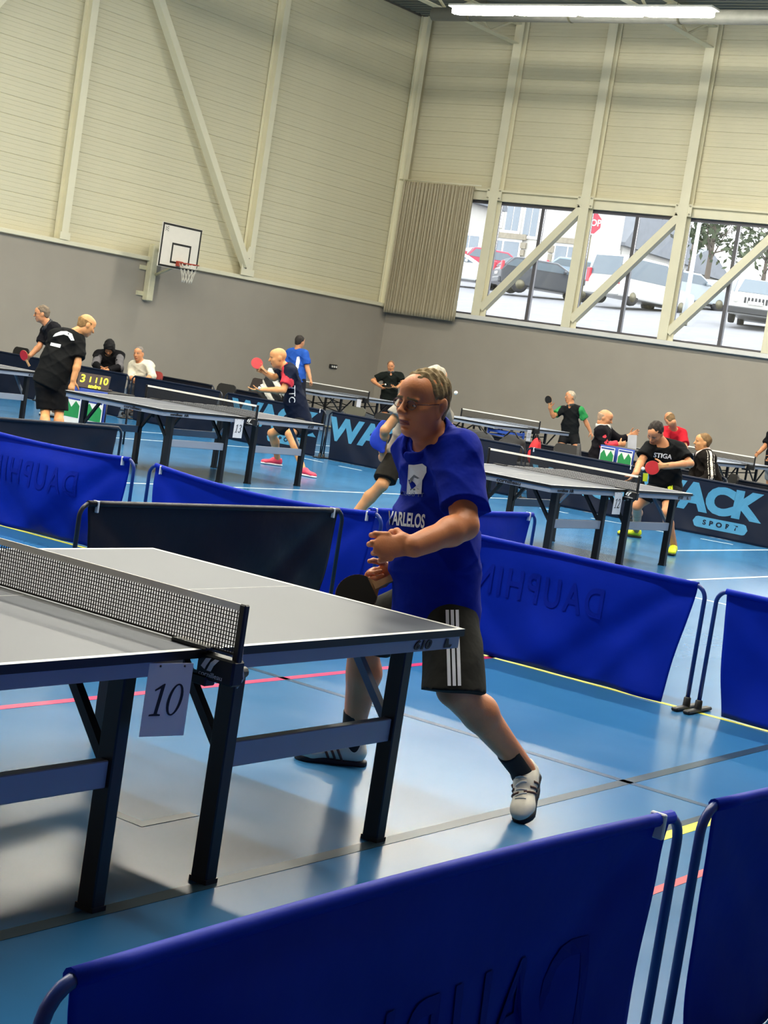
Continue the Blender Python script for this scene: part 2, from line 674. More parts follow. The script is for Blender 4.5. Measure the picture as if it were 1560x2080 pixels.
# ---- ceiling, the two walls behind the camera
vs, fs = [], []
xs = np.arange(XB, XW + .01, 0.25)
for i, x in enumerate(xs[:-1]):
    z = [ZC, ZC, ZC + .06, ZC + .06]
    for xx, zz in ((x, ZC), (x + .1, ZC), (x + .13, ZC + .07), (x + .22, ZC + .07)):
        vs += [(xx, YB, zz), (xx, YW, zz)]
n = len(vs) // 2
for i in range(n - 1):
    fs.append((2 * i, 2 * i + 1, 2 * i + 3, 2 * i + 2))
cl = MB().add(vs, fs)
cl.box(((XW + XB) / 2, (YW + YB) / 2, ZC + .25), (XW - XB + .6, YW - YB + .6, .2))
ceiling = struct('ceiling', cl, M_deck)
for y in (22.0, 16.35, 10.7, 5.0, -0.7, -6.4):
    m = MB()
    m.box((12.5, y, 10.85), (44.6, .22, .03))
    m.box((12.5, y, 10.35), (44.6, .22, .03))
    for k in range(44):
        m.beam((-9.5 + k, y, 10.36 if k % 2 else 10.84), (-8.5 + k, y, 10.84 if k % 2 else 10.36), .05, .05)
    m.build('roof_truss', M_steel, ceiling)
struct('wall_left', MB().box((XB - .15, (YW + YB) / 2, ZC / 2), (.3, YW - YB, ZC)), M_brown)
struct('wall_front', MB().box(((XW + XB) / 2, YB - .15, ZC / 2), (XW - XB, .3, ZC)), M_brown)

duct = thing('air_duct', 'pale round ventilation duct under the roof beside the glowing strip lamp', 'duct', (28.2, 0, 9.47))
d = MB().tube([(0, 20.0, 0), (0, -8, 0)], 0.15, 20)
d.build('pipe', mat('duct_metal', '#7d7e78', 0.5, metal=0.2, var=0.08, scale=6, bump=0.3, bscale=20), duct)
for k in range(10):
    MB().tube([(0, 19 - 2.6 * k, 0), (0, 18.95 - 2.6 * k, 0)], 0.16, 20).build('joint_ring', M_bolt, duct)

# ---- strip lamps: four louvred diffusers in a white housing
E_lamp = mat('lamp_diffuser', (1.0, 0.95, 0.82), 0.4, var=0.0, emit=LAMP_POWER)
M_house = mat('lamp_housing', '#dcdcd4', 0.4)


def lamp_proto():
    t = thing('strip_lamp', 'long white strip lamp of four glowing diffusers under the roof', 'lamp', (26, 14.92, 9.0))
    h = MB().box((0, 0, .09), (.36, 6.05, .05), bev=.01)
    h.build('housing', M_house, t)
    for k in range(4):
        y0 = -3.0 + 1.5 * k
        m = MB()
        p = [(-.15, y0 + .1), (-.05, y0 + .01), (.05, y0 + .01), (.15, y0 + .1), (.15, y0 + 1.4), (.05, y0 + 1.49), (-.05, y0 + 1.49), (-.15, y0 + 1.4)]
        m.prism(p, -0.05, .06)
        m.build('diffuser', E_lamp, t)
    for s in (-2.2, 2.2):
        MB().tube([(0, s, .1), (0, s, 1.95)], .006, 6).build('hanging_cable', M_bolt, t)
    return t


lp = lamp_proto()
for lx in (-5.5, 2.0, 9.0, 16.3, 26):  # added unseen lamps, rows set to light the near floor and figures
    for ly in ((14.92, 7.9, 1.0) if lx < 20 else (14.92, 5.0)):
        if (lx, ly) in ((26, 14.92), (-5.5, 1.0), (-5.5, 7.9)):
            continue
        c = copy_tree(lp)
        c.location = (lx, ly, 9.0)
        tag(c, 'unseen white strip lamp added to light the hall, outside the picture', 'lamp', 'added ceiling lamps outside the picture')

# ---- socket box on the back wall
sk = thing('wall_socket', 'small black triple socket box on the grey back wall', 'socket', (32.93, YW, 1.18))
MB().box((0, -.03, 0), (.3, .06, .11), bev=.01).build('box', M_blackplastic, sk)
for k in (-1, 0, 1):
    MB().lathe([(.001, 0), (.033, 0), (.033, .01)], (k * .09, -.062, 0), 10, 0, Matrix.Rotation(math.pi / 2, 3, 'X')).build('socket', M_white, sk)

# ---- basketball hoop
hp = thing('basketball_hoop', 'wall-mounted basketball backboard with red rim and white net', 'basketball hoop', (25.4, YW, 0))
M_cream = mat('cream_enamel', '#d8d3b4', 0.4)
MB().box((0, -.1, 2.75), (.2, .18, 1.3), bev=.02).build('wall_post', M_cream, hp)
for z in (2.25, 2.85):
    MB().box((-.05, -.02, z), (.5, .04, .1)).build('wall_bracket', M_cream, hp)
MB().box((.05, -.1, 3.35), (.26, .16, .16), bev=.02).build('hinge_block', M_cream, hp)
m = MB().tube([(.1, -.1, 3.3), (-.1, -1.0, 3.3)], .05, 8)
m.tube([(.1, -.1, 2.7), (-.1, -1.0, 3.0)], .035, 8)
m.build('arm', M_cream, hp)
bb = MB().box((-.22, -1.1, 3.4), (1.32, .03, 1.0), bev=.004).build('backboard', mat('board_white', '#e9e4d8', 0.4, var=0.02), hp)
M_mark = mat('black_paint', '#15140f', 0.5)


def rect_frame(x0, x1, z0, z1, w, y, parent, name):
    m = MB()
    m.box(((x0 + x1) / 2, y, z0 + w / 2), (x1 - x0, .004, w)).box(((x0 + x1) / 2, y, z1 - w / 2), (x1 - x0, .004, w))
    m.box((x0 + w / 2, y, (z0 + z1) / 2), (w, .004, z1 - z0 - 2 * w)).box((x1 - w / 2, y, (z0 + z1) / 2), (w, .004, z1 - z0 - 2 * w))
    return m.build(name, M_mark, parent)


rect_frame(-.87, .43, 2.91, 3.89, .045, -1.117, bb, 'outer_border')
rect_frame(-.5, .14, 3.02, 3.48, .045, -1.117, bb, 'target_square')
m = MB()
for i in range(5):
    for j in range(5):
        if (i * 3 + j * 2) % 4 < 2:
            m.box((-.77 + i * .022, -1.117, 3.72 + j * .022), (.02, .003, .02))
m.build('maker_mark', mat('grey_print', '#8f8f88', 0.6), bb)
M_rim = mat('rim_red', '#b2432f', 0.4)
MB().box((-.22, -1.16, 3.03), (.16, .1, .12), bev=.01).build('rim_plate', M_rim, hp)
MB().tube(arc((-.22, -1.46, 3.05), .225, 0, 2 * math.pi, 28, (1, 0, 0), (0, 1, 0))[:-1], .011, 8, closed=True).build('rim', M_rim, hp)
net = MB()
for k in range(12):
    for s in (-1, 1):
        pts = []
        for j in range(7):
            v = j / 6
            r = .225 - .11 * math.sin(v * 1.5)
            a = 2 * math.pi * (k + s * v * 1.5) / 12
            pts.append((-.22 + r * math.cos(a), -1.46 + r * math.sin(a), 3.04 - .42 * v))
        net.tube(pts, .006, 5)
net.build('net', mat('net_white', '#e4e0d2', 0.8), hp)
net = MB()
for k in range(12):
    a = 2 * math.pi * k / 12
    a2 = 2 * math.pi * (k + 1) / 12
    net.tube([(-.22 + .21 * math.cos(a), -1.46 + .21 * math.sin(a), 2.93), (-.22 + .21 * math.cos(a2), -1.46 + .21 * math.sin(a2), 2.93)], .009, 5)
net.build('net_knots', M_mark, hp)

# ================================================================== outside the windows
def gz(x):
    return 2.85 + 0.105 * (x - 35.4)


def out(px, py, x):
    """point outside at distance x (world x) seen at pixel"""
    d = pt(px, py, 1.0) - CAM
    return CAM + d * ((x - CAM[0]) / d[0])


g = MB().add([(35.4, -60, gz(35.4)), (140, -60, gz(140)), (140, 120, gz(140)), (35.4, 120, gz(35.4)),
              (35.4, -60, gz(35.4) - .4), (140, -60, gz(140) - .4), (140, 120, gz(140) - .4), (35.4, 120, gz(35.4) - .4)],
             [(0, 1, 2, 3), (7, 6, 5, 4), (0, 4, 5, 1), (1, 5, 6, 2), (2, 6, 7, 3), (3, 7, 4, 0)])
ground = g.build('street_ground', mat('asphalt', '#7b7d82', 0.9, var=0.08, scale=1.5))
tag(ground, kind='structure')
for yy in (18.5, 24.0, 29.5):
    MB().beam((38, yy, gz(38) + .006), (50, yy, gz(50) + .006), .12, .008).build('parking_line', mat('parking_white', '#e8e8e6', 0.7), ground)

M_tyre = mat('tyre', '#26262a', 0.8)
M_cglass = mat('car_glass', '#5d6a74', 0.12, var=0.05)
M_chrome = mat('light_lens', '#e6e6e0', 0.15)
M_tail = mat('tail_lamp', '#c23a48', 0.3)
M_trim = mat('car_trim', '#3c3e42', 0.5)


def car(label, color, px, py, x, L=4.2, W=1.75, H=1.5, yaw=0.0, van=0.0, front=False, grp=None):
    """a car whose near end (local -x side) is seen at the pixel; yaw turns it about z"""
    p = out(px, py, x)
    zz = gz(p[0])
    t = thing('car', label, 'car', (p[0], p[1], zz), yaw, None)
    cm = mat('car_paint_' + color.strip('#'), color, 0.25, var=0.02)
    # side profile (x, z); -x end faces the hall
    b0, r0 = .28, H
    if front:
        prof = [(-L / 2, b0), (-L / 2 - .02, .75), (-L / 2 + .1, 1.0), (-L / 2 + 1.1, 1.08), (-L / 2 + 1.75, r0 - .02), (L / 2 - .5, r0), (L / 2 - .05, .95), (L / 2, b0)]
        glass = [(-L / 2 + 1.17, 1.1), (-L / 2 + 1.72, r0 - .1), (L / 2 - .6, r0 - .08), (L / 2 - .15, 1.0)]
    else:
        prof = [(-L / 2, b0), (-L / 2 - .03, .85), (-L / 2 + .06 + .05 * (1 - van), 1.0), (-L / 2 + .2 + .35 * (1 - van), r0 - .03), (-L / 2 + .5 + .4 * (1 - van), r0), (L / 2 - 1.9, r0 - .02), (L / 2 - 1.15, 1.0), (L / 2 - .1, .9), (L / 2, b0)]
        glass = [(-L / 2 + .13 + .05 * (1 - van), 1.0), (-L / 2 + .25 + .35 * (1 - van), r0 - .1), (L / 2 - 1.95, r0 - .1), (L / 2 - 1.3, 1.0)]
    F = frame((0, W / 2, 0), (1, 0, 0), (0, 0, 1))
    body = MB().prism(prof, 0, W, F)
    bo = body.build('body', cm, t)
    bm = bo.modifiers.new('round', 'BEVEL')
    bm.width = .07
    bm.segments = 2
    F2 = frame((0, W / 2 + .012, 0), (1, 0, 0), (0, 0, 1))
    MB().prism(glass, 0, W + .024, F2).build('side_windows', M_cglass, t)
    # end window
    i0, i1 = (3, 4) if front else (2, 3)
    a, b = prof[i0], prof[i1]
    dz = Vector((b[0] - a[0], 0, b[1] - a[1]))
    L2 = dz.length
    Fe = frame((a[0], -W / 2 + .12, a[1]), (0, 1, 0), dz)
    MB().prism([(.0, .04), (W - .24, .04), (W - .34, L2 - .06), (.1, L2 - .06)], -.02, .02, Fe).build('screen', M_cglass, t)
    for sx in (-L / 2 + .8, L / 2 - .8):
        for sy in (-W / 2 + .1, W / 2 - .1):
            w = MB().lathe([(.001, -.1), (.2, -.1), (.32, -.09), (.33, 0), (.32, .09), (.2, .1), (.001, .1)], (sx, sy, .33), 16, 0, Matrix.Rotation(math.pi / 2, 3, 'X'))
            w.lathe([(.001, .105), (.19, .102), (.19, -.102), (.001, -.105)], (sx, sy, .33), 12, 1, Matrix.Rotation(math.pi / 2, 3, 'X'))
            w.build('wheel', [M_tyre, M_bolt], t)
    MB().box((-L / 2 - .04, 0, .42), (.12, W - .06, .22), bev=.03).build('bumper', M_trim if front else cm, t)
    MB().box((-L / 2 - .035, 0, .7), (.02, .5, .11)).build('number_plate', M_white, t)
    for s in (-1, 1):
        if front:
            MB().lathe([(.001, .03), (.12, .02), (.13, -.04)], (-L / 2 - .0, s * (W / 2 - .25), .78), 14, 0, Matrix.Rotation(-math.pi / 2, 3, 'Y')).build('headlamp', M_chrome, t)
        else:
            MB().box((-L / 2 + .02, s * (W / 2 - .12), .98), (.12, .2, .3 + .25 * van), bev=.03).build('tail_lamp', M_tail, t)
        MB().ell((L / 2 - 1.6 if not front else -L / 2 + 1.5, s * (W / 2 + .12), 1.05), (.06, .11, .08)).build('mirror', cm, t)
    if front:
        gr = MB()
        for k in range(7):
            gr.box((-L / 2 - .025, -.36 + .12 * k, .78), (.03, .07, .2), bev=.015)
        gr.build('grille', M_trim, t)
    return t


car('white off-road car facing the hall with slotted grille and round headlamps', '#c4c4c2', 1545, 645, 52, 4.2, 1.85, 1.65, 0.3, front=True)
car('white van seen from behind beyond the second full window', '#c6c6c4', 1300, 605, 55, 4.4, 1.8, 1.85, -0.25, van=1.0)
car('pale silver hatchback parked next to the white van', '#99a2a8', 1388, 612, 61, 4.0, 1.7, 1.45, -0.5, van=.2)
car('dark grey hatchback with a red tail lamp behind the first full window', '#40444b', 1108, 587, 55, 4.1, 1.75, 1.4, -.8, van=.3)
car('red hatchback beside the first window column', '#a82f48', 1010, 572, 63, 3.9, 1.7, 1.45, -.7, van=.4)
car('light blue car low behind the second window column', '#7d8f9e', 1193, 588, 64, 4.0, 1.7, 1.4, -1.0, van=.2)
car('white car half hidden by the curtain edge', '#c2c4c4', 932, 568, 56, 4.0, 1.7, 1.4, -1.2, van=.3)

M_render = mat('house_render', '#bdbbb5', 0.85, var=0.03, scale=1.0)
M_roof = mat('slate_roof', '#6f747b', 0.7, var=0.08, scale=3)
M_stone = mat('stone_trim', '#8f8878', 0.8, var=0.15, scale=6)
M_wpane = mat('house_pane', '#77828c', 0.15)


def house(label, x, y0, y1, zt, depth, wins, roofh=2.5):
    t = thing('house', label, 'house', (x, (y0 + y1) / 2, gz(x)))
    w = y1 - y0
    h = zt - gz(x)
    MB().box((depth / 2, 0, h / 2), (depth, w, h)).build('wall', M_render, t)
    rf = MB().prism([(-.5, h - .05), (depth / 2, h + roofh), (depth + .5, h - .05), (depth + .5, h - .25), (-.5, h - .25)], -w / 2 - .4, w / 2 + .4, frame((0, 0, 0), (1, 0, 0), (0, 0, 1)))
    rf.build('roof', M_roof, t)
    for (py_, pz, ww, hh, stone) in wins:
        yy = py_ - (y0 + y1) / 2
        zz = pz - gz(x)
        f = MB().box((-.03, yy, zz), (.1, ww + .2, hh + .2)).build('window', M_white, t)
        for s in (-1, 1):
            MB().box((-.09, yy + s * ww * .25, zz), (.03, ww * .44, hh * .94)).build('pane', M_wpane, f)
        if stone:
            lt = MB().box((-.1, yy, zz + hh / 2 + .25), (.2, ww + .7, .3))
            for k in range(4):
                for s in (-1, 1):
                    lt.box((-.07, yy + s * (ww / 2 + .22), zz - hh / 2 + .2 + k * hh / 4), (.14, .25 + .1 * (k % 2), hh / 5))
            lt.build('stone_surround', M_stone, t)
    return t


def ow(px, py, x):
    p = out(px, py, x)
    return p[1], p[2]


X1 = 77.0
a = ow(1042, 432, X1)
b = ow(1020, 517, X1)
c = ow(1150, 535, X1)
house('large white rendered house with three upper windows beyond the first window', X1, ow(1205, 500, X1)[0], ow(965, 500, X1)[0], 16.5, 3,
      [(a[0] + 1.1, a[1] + .25, .9, 2.1, 0), (a[0] - .1, a[1], .9, 2.1, 0), (a[0] - 1.3, a[1] - .2, .9, 2.1, 0), (b[0], b[1], 2.2, 1.6, 1), (c[0], c[1], 1.6, 1.9, 1)])
X2 = 89.0
house('white house with a big grey slate roof behind the stop sign', X2, ow(1262, 520, X2)[0], ow(1180, 520, X2)[0], ow(1230, 488, X2)[1], 9, [(ow(1235, 540, X2)[0], ow(1235, 540, X2)[1] + .3, 1.2, 1.2, 0)], 5.5)
X3 = 101.0
house('low white house row left of the trees', X3, ow(1372, 540, X3)[0], ow(1258, 540, X3)[0], ow(1320, 530, X3)[1], 8, [(ow(1245 + 25, 545, X3)[0], ow(1270, 550, X3)[1], 1.6, 1.0, 0), (ow(1340, 560, X3)[0], ow(1340, 562, X3)[1], 1.6, 1.0, 0)], 1.6)
X4 = 66.5
house('white gabled house seen beside the curtain', X4, ow(990, 500, X4)[0] + 1.5, ow(900, 500, X4)[0], 10.0, 2.5, [(ow(952, 505, X4)[0], ow(952, 510, X4)[1], 1.2, 1.6, 0)], 4)
MB().box((63.5, 33.5, gz(63.5) + .6), (.3, 22, 1.2)).build('garden_wall', mat('pale_wall', '#a8aaa8', 0.9))
tag(bpy.data.objects['garden_wall'], 'low pale garden wall behind the parked cars', 'wall')

# stop sign on a pole
sp = out(1203, 453, 46)
st = thing('stop_sign', 'red octagonal stop sign on a grey pole', 'road sign', (46, sp[1], gz(46)), 0)
hz = sp[2] - gz(46)
MB().tube([(0.03, 0, 0), (0.03, 0, hz + .3)], .035, 10).build('pole', M_bolt, st)
oct8 = [(.42 * math.cos(math.pi / 8 + k * math.pi / 4), .42 * math.sin(math.pi / 8 + k * math.pi / 4)) for k in range(8)]
Fs = frame((-.02, 0, hz), (0, -1, 0), (0, 0, 1))
MB().prism(oct8, -.01, .01, Fs).build('sign_rim', M_white, st)
pl = MB().prism([(p[0] * .9, p[1] * .9) for p in oct8], -.012, .014, Fs).build('sign_plate', mat('stop_red', '#a92b40', 0.5), st)
text('lettering', 'STOP', .3, M_white, pl, frame((-.038, 0, hz), (0, -1, 0), (0, 0, 1)), bold=.006)


def lamp_post(label, px, py, x, ztop):
    p = out(px, py, x)
    t = thing('lamp_post', label, 'lamp post', (x, p[1], gz(x)))
    MB().tube([(0, 0, 0), (0, 0, 1.0), (0, 0, ztop - gz(x))], [.09, .08, .05], 10).build('pole', mat('galvanised', '#b9c0c6', 0.5, metal=.2), t)
    MB().box((0, 0, .2), (.25, .25, .4), bev=.03).build('base', M_bolt, t)


lamp_post('pale grey lamp post in front of the evergreen tree', 1413, 500, 48, 9.5)


def tree(label, px, py, x, h, rad, seed, col, sparse=False):
    p = out(px, py, x)
    t = thing('tree', label, 'tree', (x, p[1], gz(x)))
    rnd = np.random.RandomState(seed)
    tr = MB().tube([(0, 0, 0), (.1, .05, h * .35), (0, .1, h * .8)], [.16, .11, .03], 8)
    lv, lf = [], []
    for k in range(26):
        a = rnd.uniform(0, 6.28)
        z0 = h * rnd.uniform(.25, .75)
        e = (rad * .9 * math.cos(a) * rnd.uniform(.5, 1), rad * .9 * math.sin(a) * rnd.uniform(.5, 1), z0 + h * rnd.uniform(.05, .3))
        tr.tube([(0, 0, z0), (e[0] * .5, e[1] * .5, (z0 + e[2]) / 2 + .1), e], [.045, .03, .012], 5)
        for j in range(60 if not sparse else 26):
            q = np.array(e) * rnd.uniform(.35, 1.1) * np.array([1, 1, 0]) + np.array([0, 0, z0 + (e[2] - z0) * rnd.uniform(.2, 1.2)]) + rnd.normal(0, rad * .16, 3)
            d1 = rnd.normal(0, 1, 3)
            d1 /= np.linalg.norm(d1)
            d2 = np.cross(d1, rnd.normal(0, 1, 3))
            d2 /= np.linalg.norm(d2)
            s = rnd.uniform(.12, .24)
            o = len(lv)
            lv += [q - d1 * s, q + d2 * s * .5, q + d1 * s, q - d2 * s * .5]
            lf.append((o, o + 1, o + 2, o + 3))
    tr.build('trunk', mat('bark', '#6e655c', 0.9), t)
    lo = MB().add(lv, lf).build('foliage', mat('leaves_' + col.strip('#'), col, 0.8, var=0.25, scale=2), t)
    lo['kind'] = 'stuff'


tree('dense evergreen tree seen through the third window', 1440, 540, 68, 7.5, 2.6, 3, '#434e38')
tree('thin bare-branched tree rising left of the evergreen', 1403, 540, 76, 10.0, 2.6, 5, '#5a5c55', True)
tree('pale shrub-like tree above the off-road car', 1550, 572, 82, 5.2, 2.4, 9, '#555e48', True)

# ================================================================== table tennis tables
M_top = mat('grey_table_surface', '#565a63', 0.45, var=0.015, scale=3, spec=0.3)
M_topb = mat('pale_blue_table_surface', '#8f9bb0', 0.38, var=0.015, scale=3, spec=0.5)
M_tline = mat('white_table_line', '#e8e8e6', 0.45, var=0.01)
M_apron = mat('grey_steel_apron', '#8d97a8', 0.4, var=0.03, scale=4, metal=0.15)
M_netdark = mat('net_thread', '#17181a', 0.8)
M_tape = mat('net_tape', '#e3e2da', 0.7)
M_card = mat('white_card', '#dcdbe0', 0.6, var=0.02)
M_ink = mat('black_ink', '#0b0d1c', 0.6)
M_print = mat('dark_print', '#16181f', 0.5)
M_decal = mat('white_decal', '#dfe0e0', 0.5)
HALF_L, HALF_W, TZ, OVER = 1.37, 0.7625, 0.76, 0.112


def net_mesh():
    m = MB()
    y0, y1, z0, z1 = -HALF_W - OVER + .012, HALF_W + OVER - .012, TZ + .008, TZ + .135
    n = 168
    for i in range(n + 1):
        y = y0 + (y1 - y0) * i / n
        m.box((0, y, (z0 + z1) / 2), (.0016, .0034, z1 - z0))
    for k in range(12):
        z = z0 + (z1 - z0) * k / 11
        m.box((.0005, 0, z), (.0016, y1 - y0, .0026))
    m.box((0, 0, z0), (.004, y1 - y0, .006))
    return m.mesh('net_mesh', M_netdark)


NETM = net_mesh()


def digits(s, h):
    """slanted serif numerals as polygons, centred, height h; returns list of (outer, inner)"""
    out_ = []
    w = h * .52
    xs = -(len(s) - 1) * w * 1.12 / 2
    for ch in s:
        if ch == '1':
            out_.append(([(-.2, 0), (.2, 0), (.2, .05), (.08, .07), (.08, 1.0), (.03, 1.0), (-.24, .82), (-.22, .77), (-.04, .86), (-.04, .07), (-.2, .05)], None))
        elif ch == '0':
            o_ = [(.27 * math.cos(a), .5 + .5 * math.sin(a)) for a in np.linspace(0, 2 * math.pi, 25)[:-1]]
            i_ = [(.17 * math.cos(a), .5 + .45 * math.sin(a)) for a in np.linspace(0, 2 * math.pi, 25)[:-1]]
            out_.append((o_, i_))
        elif ch == '2':
            out_.append(([(-.24, 0), (.26, 0), (.28, .18), (.22, .18), (.18, .1), (-.08, .1), (.2, .52), (.22, .75), (.12, .95), (-.05, 1.0), (-.2, .9), (-.25, .72), (-.17, .72), (-.1, .88), (0, .9), (.1, .8), (.1, .6), (-.02, .38), (-.24, .08)], None))
        elif ch == '3':
            out_.append(([(-.24, .2), (-.2, .06), (-.05, 0), (.12, .04), (.24, .2), (.22, .4), (.1, .53), (.2, .65), (.2, .85), (.08, .98), (-.08, 1.0), (-.22, .86), (-.17, .8), (-.06, .91), (.04, .88), (.09, .78), (.07, .62), (-.06, .55), (-.06, .48), (.08, .44), (.12, .3), (.08, .14), (-.04, .09), (-.14, .14), (-.17, .24)], None))
        out_[-1] = tuple(None if p is None else [((q[0]) * h + xs + .18 * (q[1] - .5) * h, (q[1] - .5) * h) for q in p] for p in out_[-1])
        xs += w * 1.12
    return out_


def number_card(parent, s, M, w=.148, h=.21):
    c = MB().prism([(-w / 2, -h / 2), (w / 2, -h / 2), (w / 2, h / 2), (-w / 2, h / 2)], -.0008, .0008, M).build('number_card', M_card, parent)
    for (o_, i_) in digits(s, h * .44):
        if i_ is None:
            MB().prism(o_, .0009, .0016, M).build('digit', M_ink, c)
        else:
            m = MB()
            n = len(o_)
            for k in range(n):
                k2 = (k + 1) % n
                m.prism([o_[k], o_[k2], i_[k2], i_[k]], .0009, .0016, M)
            m.build('digit', M_ink, c)
    tk = MB()
    for sx in (-.25, .3):
        tk.lathe([(.001, .0022), (.003, .002), (.003, 0)], M @ Vector((sx * w, h * .46, .001)), 8, 0, M.to_3x3())
    tk.build('pin', M_ink, c)


def tt_table(label, cx, cy, rz, num=None, kind='grey', card_side=-1, detail=True, card_x=-.155, card_rot=0.0):
    t = thing('table_tennis_table', label, 'table tennis table', (cx, cy, 0), rz, 'tables in the hall')
    top = M_top if kind == 'grey' else M_topb
    for s in (-1, 1):
        xc = s * (HALF_L / 2 + .001)
        m = MB().box((xc, 0, TZ - .0125), (HALF_L - .004, HALF_W * 2, .025), mi=1)
        m.add([(xc - HALF_L / 2 + .002, -HALF_W, TZ + .0004), (xc + HALF_L / 2 - .002, -HALF_W, TZ + .0004), (xc + HALF_L / 2 - .002, HALF_W, TZ + .0004), (xc - HALF_L / 2 + .002, HALF_W, TZ + .0004)], [(0, 1, 2, 3)], 0)
        tp = m.build('tabletop', [top, M_black], t)
        ln = MB()
        for sy in (-1, 1):
            ln.box((xc, sy * (HALF_W - .01), TZ + .0006), (HALF_L - .004, .02, .0008))
        ln.box((s * (HALF_L - .01), 0, TZ + .0006), (.02, HALF_W * 2 - .04, .0008))
        ln.build('side_line', M_tline, tp)
        MB().box((xc, 0, TZ + .0006), (HALF_L - .03, .003, .0008)).build('centre_line', M_tline, tp)
        ap = MB()
        for sy in (-1, 1):
            ap.box((s * (HALF_L / 2 + .035), sy * (HALF_W - .02), TZ - .047), (HALF_L - .11, .022, .043))
        ap.box((s * (HALF_L - .025), 0, TZ - .047), (.022, HALF_W * 2 - .02, .043))
        ap.build('apron', M_apron, t)
        for sx in ((.24, 1.13) if kind == 'grey' else (.62,)):
            for sy in (-1, 1):
                y = sy * (HALF_W - .09)
                if kind == 'grey':
                    lg = MB().box((s * sx, y, (TZ - .06) / 2 + .006), (.05, .065, TZ - .072), bev=.004)
                    lg.box((s * sx, y, .008), (.054, .07, .016))
                    lg.build('leg', M_black, t)
                    MB().beam((s * sx, y - sy * .02, .42), (s * sx, y - sy * .24, TZ - .07), .028, .028).build('brace', M_apron if s > 0 and sx > 1 else M_black, t)
                else:
                    MB().beam((s * sx, y, .01), (s * sx, y, TZ - .06), .04, .04).build('leg', M_black, t)
        if kind == 'grey':
            for sy in (-1, 1):
                y = sy * (HALF_W - .09)
                MB().box((s * .685, y - sy * .0, .4), (.84, .035, .08), bev=.003).build('crossbar', M_apron, t)
        else:
            for sy in (-1, 1):
                y = sy * (HALF_W - .09)
                for (xa, xb) in ((.62, .25), (.62, 1.0)):
                    MB().beam((s * xa, y, .42), (s * xb, y, TZ - .06), .02, .02).build('brace', M_black, t)
                MB().beam((s * .62, y, .03), (s * .2, y, .03), .03, .04).build('foot', M_black, t)
                MB().beam((s * .2, y, .03), (s * .2, y, TZ - .06), .03, .03).build('leg', M_black, t)
            MB().beam((s * .62, -.67, .42), (s * .62, .67, .62), .018, .018).build('brace', M_black, t)
            MB().beam((s * .62, .67, .42), (s * .62, -.67, .62), .018, .018).build('brace', M_black, t)
    # net set
    ns = link('net', NETM, t)
    ns['kind'] = 'stuff'
    MB().box((0, 0, TZ + .1425), (.006, 2 * (HALF_W + OVER) - .03, .02)).build('net_tape', M_tape, ns)
    for sy in (-1, 1):
        y = sy * (HALF_W + OVER)
        MB().box((0, y, TZ + .055), (.022, .024, .2), bev=.004).build('net_post', M_black, ns)
        c = MB()
        c.box((0, sy * (HALF_W + .055), TZ - .045), (.05, .14, .075), bev=.006)
        c.box((0, sy * (HALF_W - .05), TZ + .006), (.06, .14, .012), bev=.003)
        c.box((-.01, sy * (HALF_W - .03), TZ - .085), (.045, .13, .03), bev=.004)
        c.lathe([(.001, -.03), (.016, -.03), (.016, .03), (.001, .03)], (.04, sy * (HALF_W + .09), TZ - .05), 10, 0, Matrix.Rotation(math.pi / 2, 3, 'Y'))
        cl_ = c.build('net_clamp', M_black, ns)
        if detail:
            MB().tube([(-.03, sy * (HALF_W - .08), TZ - .09), (-.03, sy * (HALF_W - .08), TZ - .14)], .006, 6).build('cord', M_bolt, ns)
            MB().lathe([(.004, .05), (.014, .045), (.022, .0), (.024, -.025), (.001, -.03)], (-.03, sy * (HALF_W - .08), TZ - .18), 12).build('tension_weight', M_black, ns)
            MB().tube([(.014, y, TZ + .15), (.02, y, TZ - .0), (.03, y + sy * .01, TZ - .06), (.018, y, TZ - .09)], .0022, 6).build('tension_cord', M_decal, ns)
    if detail:
        yf = -(HALF_W - .008)
        # lettering along the aprons
        text('lettering', '610', .042, M_print, t, frame((1.12, yf - .002, TZ - .047), (1, 0, 0), (0, 0, 1)), shear=.25, bold=.0015, sx=1.6)
        lg = MB().prism([(-.028, -.016), (.012, -.016), (.022, -.006), (.0, -.006), (-.004, .016), (-.018, .016)], 0, .001, frame((1.285, yf - .002, TZ - .047), (1, 0, 0), (0, 0, 1)))
        lg.build('maker_mark', M_print, t)
        text('lettering', 'cornilleau  AIR', .036, M_print, t, frame((-1.1, yf - .002, TZ - .047), (1, 0, 0), (0, 0, 1)), bold=.0012, sx=1.3)
        for s in (-1, 1):
            text('lettering', 'cornilleau', .045, M_print, t, frame((s * (HALF_L - .012), -.3 * 1, TZ - .047), (0, s, 0), (0, 0, 1)), bold=.0014, sx=1.5)
        ymark = -(HALF_W + .125) - .001
        # white marks on the clamp face that looks towards -x
        Fx = frame((-.0262, -(HALF_W + .05), TZ - .04), (0, -1, 0), (0, 0, 1))
        dm = MB()
        dm.prism([(-.045, -.005), (-.03, .02), (-.01, .024), (-.025, .0), (-.03, -.012)], 0, .0008, Fx)
        dm.prism([(-.022, -.014), (-.01, .012), (.004, .024), (.02, .024), (.002, .004), (-.006, -.014)], 0, .0008, Fx)
        dm.build('maker_mark', M_decal, ns)
        text('lettering', 'cornilleau', .021, M_decal, ns, frame((-.0268, -(HALF_W + .045), TZ - .065), (0, -1, 0), (0, 0, 1)), extrude=.0004, sx=1.1)
    if num:
        R = Matrix.Rotation(card_rot, 4, 'Z')
        M = Matrix.Translation((card_x, -(HALF_W - .004) - .012, TZ - .035 - .1)) @ R @ frame((0, 0, 0), (1, 0, 0), (0, 0, 1))
        number_card(t, num, M)
    return t


def near_to_centre(x, y, th):
    return x - math.sin(th) * HALF_W, y + math.cos(th) * HALF_W


